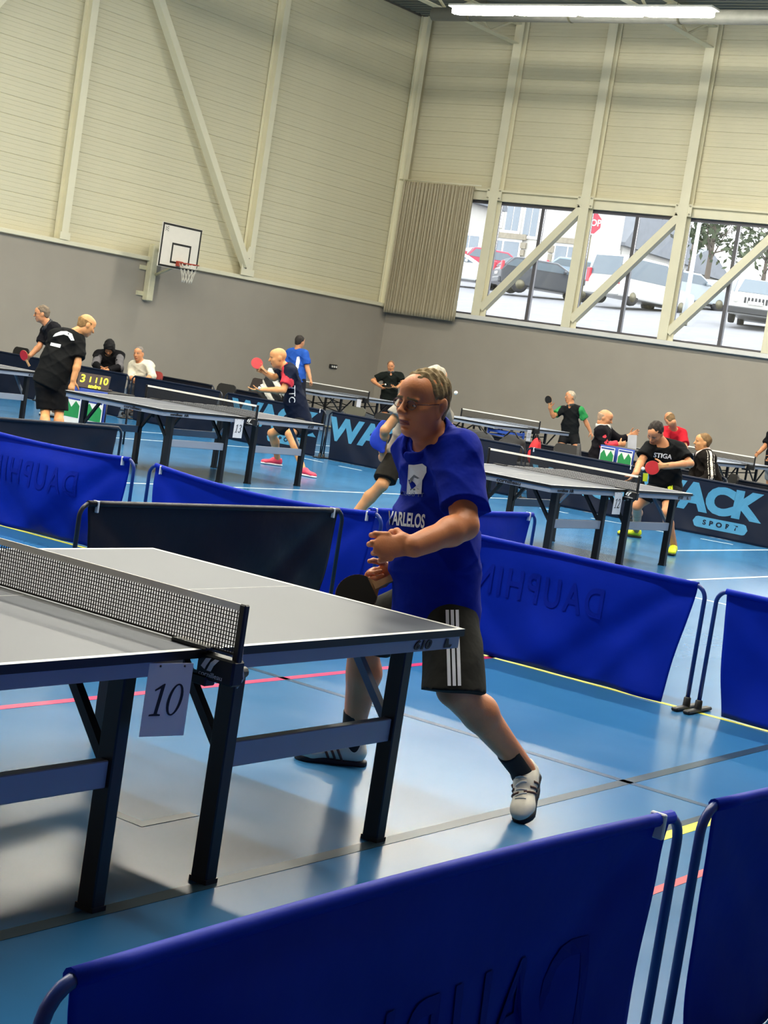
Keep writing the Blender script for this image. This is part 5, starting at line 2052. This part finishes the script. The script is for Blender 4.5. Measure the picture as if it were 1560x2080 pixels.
P['back'] = person('bald man in a black shirt seen from behind beside table 13', dict(
    head=(175, 661, 20.15), neck=(151, 677, 20.05), sh_l=(113, 683, 20.05), sh_r=(160, 692, 20.1), el_l=(100, 728, 20.25), wr_l=(112, 762, 20.35), el_r=(158, 738, 20.0), wr_r=(149, 772, 19.95),
    pelvis=(104, 768, 20.0), kn_l=(92, 835, 20.0), kn_r=(120, 836, 20.05), an_l=gpt(88, 915) + ZUP * .09, an_r=gpt(116, 915) + ZUP * .09),
    dict(vox=.010, hs=1.05, face=fdir(-145, -22), hair='#8a6a42', hairstyle='fringe', skin='#bd8a63', skinname='skin_tan', shirt='#131415', loose=1.6, bulk=1.14, hem=-.12, sleeve=.8,
         shorts='#0f0f11', legs=.9, hemr=.105, shoe='#d8d5cc', seed=7, toe_l=fdir(-110), toe_r=fdir(-120), hand_r=dict(n=F_)))
rb = P['back'][2]
wrap_mesh(rb['shirt'], poly_mesh([[(-.13, -.02), (-.1, .02), (-.04, .05), (.03, .05), (.09, .02), (.12, -.06), (.08, -.06), (.05, -.01), (.0, .01), (-.05, .0)], [(-.16, -.12), (-.04, -.15), (-.03, -.11), (-.15, -.085)]]), M_print_w, pt(128, 680, 19.9) - rb['root'], nv_(R_), U_, -F_, 'logo_print')

P['glass'] = person('grey-haired man in glasses and black shirt playing at the left edge', dict(
    head=(85, 638, 25), neck=(100, 660, 25.05), sh_l=(114, 669, 24.9), sh_r=(94, 667, 25.2), el_l=(116, 705, 24.8), wr_l=(100, 735, 24.7), el_r=(80, 704, 25.1), wr_r=(62, 722, 25.0),
    pelvis=(120, 748, 25), kn_l=(112, 800, 24.75), kn_r=(108, 800, 25.2), an_l=gpt(122, 850) + ZUP * .09, an_r=gpt(108, 848) + ZUP * .09),
    dict(vox=.012, face=fdir(8, -8), hair='#6f6253', hairstyle='short', skin='#c88a60', skinname='skin_light', shirt='#15151a', collar='#1c1c22', seed=8, sleeve=.8,
         shorts='#131316', legs=.75, toe_l=fdir(0), toe_r=fdir(0), hand_r=dict(d=nv_(-R_ - .3 * U_), n=F_, curl=(.9, 1.2, .8))))
glasses(P['glass'][2], '#3a2622', P['glass'][2]['body'])
paddle('red bat held by the grey-haired man at the left edge', pt(49, 722, 24.95), nv_(-F_ - .8 * R_), nv_(-.4 * R_ + .8 * U_))

P['hood'] = person('spectator in a black hood sitting bent forward by the grey wall', dict(
    head=(222, 707, 29.15), neck=(222, 722, 29.4), sh_l=(243, 724, 29.35), sh_r=(201, 721, 29.35), el_l=(243, 746, 29.0), wr_l=(216, 753, 28.75), el_r=(194, 740, 29.0), wr_r=(209, 752, 28.75),
    pelvis=(222, 768, 29.5), kn_l=(240, 778, 29.0), kn_r=(205, 776, 29.0), an_l=(240, 826, 29.0), an_r=(205, 822, 29.0)),
    dict(vox=.013, face=fdir(95, -48), headup=ZUP - .2 * F_, hair='#0d0d10', hairstyle='hood', skin='#a87c66', skinname='skin_light', shirt='#121215', shirtname='jacket', loose=2.0, sleeve=1.9,
         shirt2=('#5e5c60', lambda c, g, lat, fwd, spine: np.minimum(seg_d(c, g['sh_l'], g['el_l']), seg_d(c, g['sh_r'], g['el_r'])) < .075), shorts='#1a1b22', legs=1.9, shoe='#2b2b2e', seed=9, toe_l=fdir(90), toe_r=fdir(90)))
P['cream'] = person('spectator in a cream top sitting right of the hooded one', dict(
    head=(282, 719, 28.85), neck=(286, 737, 28.95), sh_l=(303, 743, 28.85), sh_r=(271, 743, 29.0), el_l=(309, 764, 28.6), wr_l=(291, 774, 28.4), el_r=(264, 766, 28.85), wr_r=(276, 774, 28.5),
    pelvis=(291, 781, 29), kn_l=(282, 790, 28.55), kn_r=(266, 790, 28.6), an_l=(282, 836, 28.6), an_r=(266, 834, 28.6)),
    dict(vox=.013, face=fdir(70, -6), hair='#77706a', hairstyle='crop', skin='#b98a6c', skinname='skin_light', shirt='#cdc7b6', loose=1.8, sleeve=1.3,
         shirt2=('#3d3430', lambda c, g, lat, fwd, spine: seg_d(c, (g['sh_r'] + g['neck']) / 2, g['pelvis']) < .06), shorts='#3a3b40', legs=1.9, shoe='#2b2b2e', seed=10, toe_l=fdir(60), toe_r=fdir(60)))
P['bluefar'] = person('dark-haired player in a blue shirt with white side stripe seen from behind', dict(
    head=(609, 695, 32.5), neck=(606, 710, 32.5), sh_l=(589, 717, 32.6), sh_r=(618, 720, 32.4), el_l=(586, 745, 32.6), wr_l=(584, 768, 32.5), el_r=(624, 747, 32.4), wr_r=(630, 768, 32.3),
    pelvis=(603, 774, 32.5), kn_l=(596, 822, 32.5), kn_r=(612, 823, 32.4), an_l=gpt(594, 871) + ZUP * .09, an_r=gpt(612, 873) + ZUP * .09),
    dict(vox=.014, face=fdir(-125, 0), hair='#2e2926', hairstyle='short', skin='#b0805f', skinname='skin_light', shirt='#2a55ad', loose=1.5, sleeve=.75,
         shirt2=('#dfe2e8', lambda c, g, lat, fwd, spine: (np.abs((c - g['sh_r']) @ lat - .06) < .03) & ((c - g['sh_r']) @ spine < -.05) & ((c - g['sh_r']) @ fwd < 0)), shorts='#1a1d28', legs=.7, seed=11, toe_l=fdir(-120), toe_r=fdir(-120)))
P['hip'] = person('man in a black polo with a hand on his hip behind the far left table', dict(
    head=(794, 744, 36.9), neck=(795, 758, 36.9), sh_r=(776, 764, 36.9), sh_l=(812, 764, 36.9), el_r=(757, 773, 36.9), wr_r=(771, 784, 36.75), el_l=(819, 779, 36.8), wr_l=(806, 787, 36.6),
    pelvis=(790, 807, 36.9), kn_r=(781, 848, 36.85), kn_l=(798, 849, 36.85), an_r=gpt(778, 890) + ZUP * .09, an_l=gpt(800, 892) + ZUP * .09),
    dict(vox=.014, hs=.95, face=fdir(88, -10), hair='#7d5a42', hairstyle='crop', skin='#b98a70', skinname='skin_light', shirt='#151a18', collar='#20262a', loose=1.2, sleeve=.65,
         shorts='#15151a', legs=.7, seed=12, toe_l=fdir(90), toe_r=fdir(90), hand_l=dict(d=-R_, n=U_, curl=(.6, .8, .5))))
paddle('dark bat held flat by the man with hand on hip', pt(790, 786, 36.5), nv_(U_ - .4 * F_), nv_(-R_), front=M_rubber_b)
P['green'] = person('player in black vest with green sleeves swinging at the far blue table', dict(
    head=(1158, 807, 33.5), neck=(1160, 821, 33.5), sh_l=(1179, 833, 33.35), sh_r=(1143, 831, 33.55), el_l=(1190, 857, 33.4), wr_l=(1199, 876, 33.4), el_r=(1124, 846, 33.4), wr_r=(1117, 828, 33.3),
    pelvis=(1157, 882, 33.5), kn_r=(1138, 912, 33.35), kn_l=(1172, 916, 33.2), an_r=gpt(1128, 950) + ZUP * .09, an_l=gpt(1186, 958) + ZUP * .09),
    dict(vox=.013, hs=.98, face=fdir(22, 0), hair='#b8ab96', hairstyle='short', skin='#bd8e74', skinname='skin_light', shirt='#16191b', collar='#1c2426', loose=1.2, sleeve=.72,
         shirt2=('#1f8a45', sleeves_mask(.2)), shorts='#131518', legs=.62, seed=13, toe_l=fdir(40), toe_r=fdir(30), hand_r=dict(d=U_, n=-F_, curl=(.9, 1.2, .8))))
paddle('dark bat swung up by the player with green sleeves', pt(1114, 812, 33.25), nv_(-R_ * .7 - F_), nv_(U_ - .25 * R_), front=M_rubber_b, back=M_rubber_b)
P['umpire'] = person('seated bald man in a black and red jacket reading a sheet', dict(
    head=(1229, 850, 23.7), neck=(1223, 868, 23.7), sh_r=(1221, 877, 23.55), sh_l=(1229, 874, 23.9), el_r=(1227, 906, 23.5), wr_r=(1256, 903, 23.6), el_l=(1258, 895, 24.0), wr_l=(1278, 886, 24.0),
    pelvis=(1212, 948, 23.75), kn_r=(1268, 955, 23.6), kn_l=(1268, 952, 23.95), an_r=(1268, 1018, 23.6), an_l=(1268, 1012, 23.95)),
    dict(vox=.011, hs=.98, face=fdir(165, -12), hair='#a58a72', hairstyle='fringe', skin='#bb8b72', skinname='skin_light', shirt='#17151a', shirtname='jacket', loose=1.8, sleeve=1.85,
         shirt2=('#c32a3c', lambda c, g, lat, fwd, spine: np.minimum(seg_d(c, g['sh_r'] + spine * .03, g['el_r'] - fwd * .0), seg_d(c, g['el_r'], g['wr_r'])) < .066), collar='#d9d4cc',
         shorts='#1d1e26', legs=1.9, shoe='#26262a', seed=14, toe_l=fdir(180), toe_r=fdir(180)))
P['red'] = person('man in a red shirt bending over seen from behind', dict(
    head=(1361, 852, 28.1), neck=(1367, 869, 28.3), sh_l=(1351, 876, 28.3), sh_r=(1385, 881, 28.3), el_l=(1347, 905, 28.1), wr_l=(1352, 930, 27.9), el_r=(1392, 910, 28.1), wr_r=(1385, 935, 27.9),
    pelvis=(1374, 930, 28.7), kn_l=(1366, 968, 28.5), kn_r=(1384, 970, 28.5), an_l=gpt(1366, 1016) + ZUP * .09, an_r=gpt(1384, 1019) + ZUP * .09),
    dict(vox=.013, face=fdir(-80, -35), hair='#7d6242', hairstyle='fringe', skin='#b98a66', skinname='skin_light', shirt='#bd2431', loose=1.6, bulk=1.08, sleeve=.75, shorts='#17181d', legs=.7, seed=15, toe_l=fdir(-90), toe_r=fdir(-90)))
P['strip'] = person('seated man in a black jacket with white sleeve stripes behind the right barrier', dict(
    head=(1427, 899, 22.9), neck=(1433, 920, 22.95), sh_l=(1440, 931, 22.72), sh_r=(1424, 926, 23.08), el_l=(1443, 967, 22.6), wr_l=(1410, 986, 22.6), el_r=(1410, 962, 23.2), wr_r=(1398, 986, 23.1),
    pelvis=(1446, 990, 22.9), kn_l=(1388, 995, 22.7), kn_r=(1390, 992, 23.1), an_l=(1388, 1060, 22.75), an_r=(1390, 1056, 23.1)),
    dict(vox=.011, face=fdir(8, 0), hair='#7a5e3e', hairstyle='short', skin='#c08a66', skinname='skin_tan', shirt='#16120f', shirtname='jacket', loose=2.0, bulk=1.08, sleeve=1.85, collar='#cbb7b0',
         shirt2=('#cfc6bb', lambda c, g, lat, fwd, spine: (np.abs(((c - g['sh_l']) @ nv_(np.cross(lat, g['el_l'] - g['sh_l'])))) % .04 < .017) & (np.abs(((c - g['sh_l']) @ nv_(np.cross(lat, g['el_l'] - g['sh_l'])))) < .045) & ((c - g['sh_l']) @ lat > -.02)),
         shorts='#1c1d24', legs=1.9, shoe='#26262a', seed=16, toe_l=fdir(0), toe_r=fdir(0)))
P['edge'] = person('player in black cut off by the right picture edge', dict(
    head=(1580, 858, 32), neck=(1577, 876, 32), sh_r=(1566, 884, 32.15), sh_l=(1584, 886, 31.8), el_r=(1553, 908, 32.1), wr_r=(1541, 920, 32.0), el_l=(1592, 912, 31.7), wr_l=(1570, 928, 31.6),
    pelvis=(1570, 945, 32), kn_l=(1568, 985, 31.8), kn_r=(1562, 985, 32.2), an_l=gpt(1570, 1028) + ZUP * .09, an_r=gpt(1562, 1022) + ZUP * .09),
    dict(vox=.014, face=fdir(15, 0), hair='#3a2e26', hairstyle='short', skin='#b98a70', skinname='skin_light', shirt='#121316', loose=1.4, sleeve=.75, shorts='#7d8488', legs=.7, seed=17, toe_l=fdir(0), toe_r=fdir(0)))
P['grey'] = person('player in a light grey shirt half hidden behind the man in blue', dict(
    head=(884, 771, 15.4), neck=(868, 806, 15.45), sh_r=(826, 822, 15.2), sh_l=(893, 830, 15.6), el_r=(782, 874, 15.15), wr_r=(776, 918, 15.35), el_l=(915, 872, 15.85), wr_l=(938, 905, 15.9),
    pelvis=(818, 930, 15.45), kn_r=(776, 985, 15.15), an_r=(706, 1064, 15.25), kn_l=(862, 1000, 15.6), an_l=(890, 1090, 15.7)),
    dict(vox=.010, face=fdir(-150, -5), hair='#b5ad9a', hairstyle='short', skin='#c39a72', skinname='skin_tan', shirt='#958f84', loose=1.7, sleeve=.5, hem=-.06, bulk=1.05, shorts='#17140f', legs=.78, hemr=.11, seed=18,
         toe_l=fdir(-150), toe_r=fdir(-170)))
# blue image ghost at that player's arm, modelled as a cloth
tw = [('u', .02, ecap(pt(776, 870, 15.2), pt(768, 895, 15.2), .06, .075, R_, .35)), ('u', .02, ecap(pt(768, 895, 15.2), pt(775, 915, 15.2), .07, .03, R_, .35)), wrinkle(3, .006, 40)]
V, Q = sdf_mesh(tw, .008)
o_ = link('ghost_patch', fast_mesh('ghost_patch', V, Q, mat('ghost_blue', '#2442b8', .9, var=.08)))
tag(o_, 'blue image ghost at the arm of the player in the grey shirt', 'ghost_patch')

# balls in flight
for (a, b, d, lb) in ((926, 798, 17.0, 'white ball in the air right of the head of the man in blue'), (1306, 952, 18.2, 'white ball in front of the red bat of the STIGA player'), (783, 781, 36.5, 'white ball balanced on the bat of the man with hand on hip'), (527, 788, 21.85, 'white ball on the open palm of the bald player')):
    c = pt(a, b, d)
    o_ = MB().ell((0, 0, 0), (.02, .02, .02), None, 16, 12).build('table_tennis_ball', mat('ball_white', '#f2efe4', .35), None, c)
    tag(o_, lb, 'ball')

# ================================================================== chairs, desks, bags
M_chairb = mat('chair_black', '#0b0b0d', .6, var=.1)
M_chairm = mat('chair_legs', '#2a2b2e', .35, metal=.5)


def chair(label, x, y, face, col=None, h=.82, roundb=False):
    """face = direction the sitter looks (radians about z)"""
    t = thing('chair', label, 'chair', (x, y, 0), face)
    m = M_chairb if col is None else mat('chair_' + col.strip('#'), col, .6)
    MB().box((0.02, 0, .45), (.42, .42, .035), bev=.012).build('seat', m, t)
    if roundb:
        pr = [(.22 * math.cos(a), .3 * math.sin(a)) for a in np.linspace(-.5, math.pi + .5, 20)]
        MB().prism(pr, -.02, .02, frame((-.21, 0, h - .3), (0, 1, 0), (-.15, 0, 1))).build('backrest', m, t)
    else:
        pr = [(-.2, 0), (.2, 0), (.205, .2), (.18, h - .57), (.14, h - .55), (-.14, h - .55), (-.18, h - .57), (-.205, .2)]
        MB().prism(pr, -.012, .012, frame((-.2, 0, .55), (0, 1, 0), (-.18, 0, 1))).build('backrest', m, t)
    for sx in (-.17, .19):
        for sy in (-.18, .18):
            MB().tube([(sx * 1.12, sy * 1.08, 0.0), (sx, sy, .44)], .012, 8).build('leg', M_chairm, t)
    for sy in (-.18, .18):
        MB().tube([(-.17, sy, .44), (-.215, sy, .7)], .011, 8).build('back_post', M_chairm, t)
    return t


def face_of(v):
    return math.atan2(v[1], v[0])


for key, lb, fa, kw in (('hood', 'black chair under the hooded spectator', fdir(95), {}), ('cream', 'red chair under the spectator in cream', fdir(70), dict(col='#8d2f2c')),
                        ('umpire', 'round-backed black chair of the man reading a sheet', fdir(170), dict(roundb=True, h=.88)), ('strip', 'black chair of the man with striped sleeves', fdir(5), {})):
    p = P[key][2]['root'] - .04 * fa
    chair(lb, p[0], p[1], face_of(fa), **kw)
for (lb, x, y, a, kw) in (('empty black chair at the far left edge', 17.5, 20.46, 180, {}), ('empty black chair left of the bald player', 17.45, 15.4, 180, {}), ('empty brown-black chair below the raised red bat', 19.4, 16.35, 180, dict(h=.94, col='#2c2321')),
                          ('empty black chair right of the black bags', 17.5, 8.88, 185, {}), ('empty grey-green chair under the far left table', 17.5, 12.75, 180, dict(col='#4c4c42')), ('empty dark chair next to the grey-green one', 17.5, 12.15, 180, dict(h=.8))):
    chair(lb, x, y, math.radians(a), **kw)
# jacket hung over a chair behind the bald player
p = pt(553, 775, 28)
jk = [('u', .05, ecap(p + np.array([0, 0, .1]), p + np.array([0, 0, -.2]), .13, .2, R_, .4)), ('u', .03, cap(p + .1 * R_, p + .2 * R_ - .2 * U_, .06, .05)), wrinkle(8, .012, 24)]
V, Q = sdf_mesh(jk, .013)
c3 = V[Q].mean(1)
o_ = link('jacket', fast_mesh('jacket', V, Q, [mat('jacket_black', '#101012', .8), mat('jacket_white', '#cfcabd', .8)], (np.sin((c3 - p) @ R_ * 26 + (c3 - p) @ U_ * 14) > .25).astype(int)))
tag(o_, 'black and white jacket hung behind the raised arm of the bald player', 'jacket')
q = p.copy()
chair('dark chair carrying the black and white jacket', q[0], q[1] + .0, math.radians(180), h=.9)
o_.location.x -= 0.0

M_cloth_b = mat('desk_cloth_blue', '#1d3a8c', .8, var=.06)
M_green = mat('print_green', '#1f8a4a', .7)


def score_desk(label, x, y, h, w, yaw, logos=True):
    t = thing('score_desk', label, 'desk', (x, y, 0), yaw)
    # local -x side looks at the camera
    MB().box((0, 0, h - .015), (.5, w, .03), bev=.006).build('top', M_blackplastic, t)
    nu = 40
    vs, fs = [], []
    for j in range(7):
        for i in range(nu + 1):
            yy = -w / 2 + w * i / nu
            vs.append((-.26 - .012 * math.sin(i * 1.1) * j / 6, yy, h - (h - .05) * j / 6))
    for j in range(6):
        for i in range(nu):
            a = j * (nu + 1) + i
            fs.append((a, a + 1, a + nu + 2, a + nu + 1))
    c = MB().add(vs, fs, 0, True).build('cloth', M_cloth_b, t)
    c.modifiers.new('thick', 'SOLIDIFY').thickness = .004
    for sx in (-.2, .2):
        for sy in (-w / 2 + .05, w / 2 - .05):
            MB().tube([(sx, sy, 0), (sx, sy, h - .03)], .014, 8).build('leg', M_chairm, t)
    n = 2
    for k in range(n):
        yy = (k - .5) * w * .52
        z0 = h - .22 if h > .8 else h - .34
        Fd = frame((-.285, yy, z0), (0, -1, 0), (0, 0, 1))
        s_ = w * .42
        MB().prism([(-s_ / 2, -.14), (s_ / 2, -.14), (s_ / 2, .2), (-s_ / 2, .2)], 0, .002, Fd).build('print_panel', M_white, c)
        MB().prism([(-s_ * .45, -.06), (s_ * .45, -.06), (s_ * .45, .1), (s_ * .22, .16), (0, .07), (-s_ * .25, .16), (-s_ * .45, .1)], .003, .004, Fd).build('print_mark', M_green, c)
        MB().prism([(-s_ * .45, .17), (s_ * .45, .17), (s_ * .45, .19), (-s_ * .45, .19)], .003, .004, Fd).build('print_bar', M_cloth_b, c)
    return t


score_desk('blue-clothed score desk with green logos behind the left end of table 13', 12.35, 12.93, .66, .78, 0.0)
score_desk('blue-clothed score desk with green logos in front of the man reading', 17.15, 7.68, .93, .5, 0.1)

# flip scoreboard on the left desk
sb = thing('scoreboard', 'dark flip scoreboard with yellow digits on the left score desk', 'scoreboard', (12.2, 12.93, .66), 0.55)
Fb = frame((0, 0, .1), (0, -1, 0), (.35, 0, 1))
MB().prism([(-.21, -.1), (.21, -.1), (.21, .1), (-.21, .1)], -.012, .012, Fb).build('board', mat('scoreboard_brown', '#33231f', .6), sb)
MB().box((.1, 0, .012), (.22, .42, .02), bev=.004).build('stand', mat('scoreboard_brown', '#33231f', .6), sb)
M_dig = mat('score_yellow', '#e2d93a', .6)
for (s_, yy, sz) in (('3', .145, .15), ('1', .045, .1), ('1', -.035, .1), ('10', -.13, .13)):
    text('digit', s_, sz, M_dig, sb, Fb @ Matrix.Translation((-yy, .015, .014)), bold=.004)
text('lettering', 'andro', .07, M_dig, sb, Fb @ Matrix.Translation((.03, -.072, .014)), bold=.004)

# sheet of paper in the seated man's hands
o_ = MB().prism([(-.075, -.1), (.075, -.1), (.075, .1), (-.075, .1)], -.0015, .0015, frame(pt(1284, 898, 23.75), nv_(R_ + .5 * F_), nv_(U_ + .2 * R_))).build('paper_sheet', mat('paper', '#c9cad0', .7))
tag(o_, 'white paper sheet held by the seated bald man', 'paper')

# bench with sports bags below the far blue table
bn = thing('bench', 'low dark bench carrying sports bags behind the right court', 'bench', (17.6, 9.95, 0), 0)
MB().box((0, 0, .43), (.34, 1.5, .04), bev=.008).build('seat', mat('bench_grey', '#3a3c40', .6), bn)
for sy in (-.7, .7):
    for sx in (-.13, .13):
        MB().tube([(sx, sy, 0), (sx, sy, .42)], .016, 8).build('leg', M_chairm, bn)


def bag(label, x, y, z, sx, sy, sz, col, seed, trim='#d7d7d7'):
    t = thing('sports_bag', label, 'bag', (x, y, z))
    o = [('u', .08, ellp((0, 0, sz * .48), np.array([sx, sy, sz * .5]))), ('u', .06, ellp((0, 0, sz * .3), np.array([sx * 1.02, sy * 1.02, sz * .32]))), ('i', 0, half((0, 0, 0.004), (0, 0, -1))), wrinkle(seed, .012, 16)]
    V, Q = sdf_mesh(o, .013)
    b = link('bag_body', fast_mesh('bag_body', V, Q, mat('bag_' + col.strip('#'), col, .7, var=.15, scale=12)), t)
    MB().tube([(-sx * .3, -sy * .6, sz * .85), (-sx * .3, -sy * .2, sz * 1.12), (-sx * .3, sy * .2, sz * 1.12), (-sx * .3, sy * .6, sz * .85)], .012, 8).build('handle', M_chairb, t)
    MB().tube([(-sx * .98, -sy * .5, sz * .45), (-sx * 1.03, 0, sz * .5), (-sx * .98, sy * .45, sz * .6)], .008, 6).build('zip', mat('zip_pale', trim, .5), t)


bag('big black sports bag on the bench', 17.6, 10.37, .458, .15, .34, .36, '#14161a', 3)
bag('black sports bag with pale zip next to the big one', 17.6, 9.74, .458, .14, .22, .36, '#111114', 5)
bag('bright red sports bag at the right end of the bench', 17.6, 9.33, .458, .1, .08, .38, '#c8262e', 7, '#8a1a20')
M_crate = mat('crate_blue', '#24489c', .6, var=.06)


def crate(label, x, y, z):
    t = thing('crate', label, 'crate', (x, y, z))
    m = MB().box((0, 0, .015), (.38, .55, .03))
    for s in (-1, 1):
        for k in range(4):
            m.box((s * .18, 0, .06 + k * .08), (.02, .55, .05)).box((0, s * .265, .06 + k * .08), (.38, .02, .05))
        for q in (-1, 1):
            m.box((s * .18, q * .265, .17), (.03, .03, .34))
    m.build('basket', M_crate, t)


crate('blue plastic crate under the left end of the far blue table', 22.55, 12.9, 0)
crate('blue plastic crate stacked on top of the other crate', 22.55, 12.9, .345)
crate('blue plastic crate standing next to the stacked ones', 22.6, 12.25, 0)
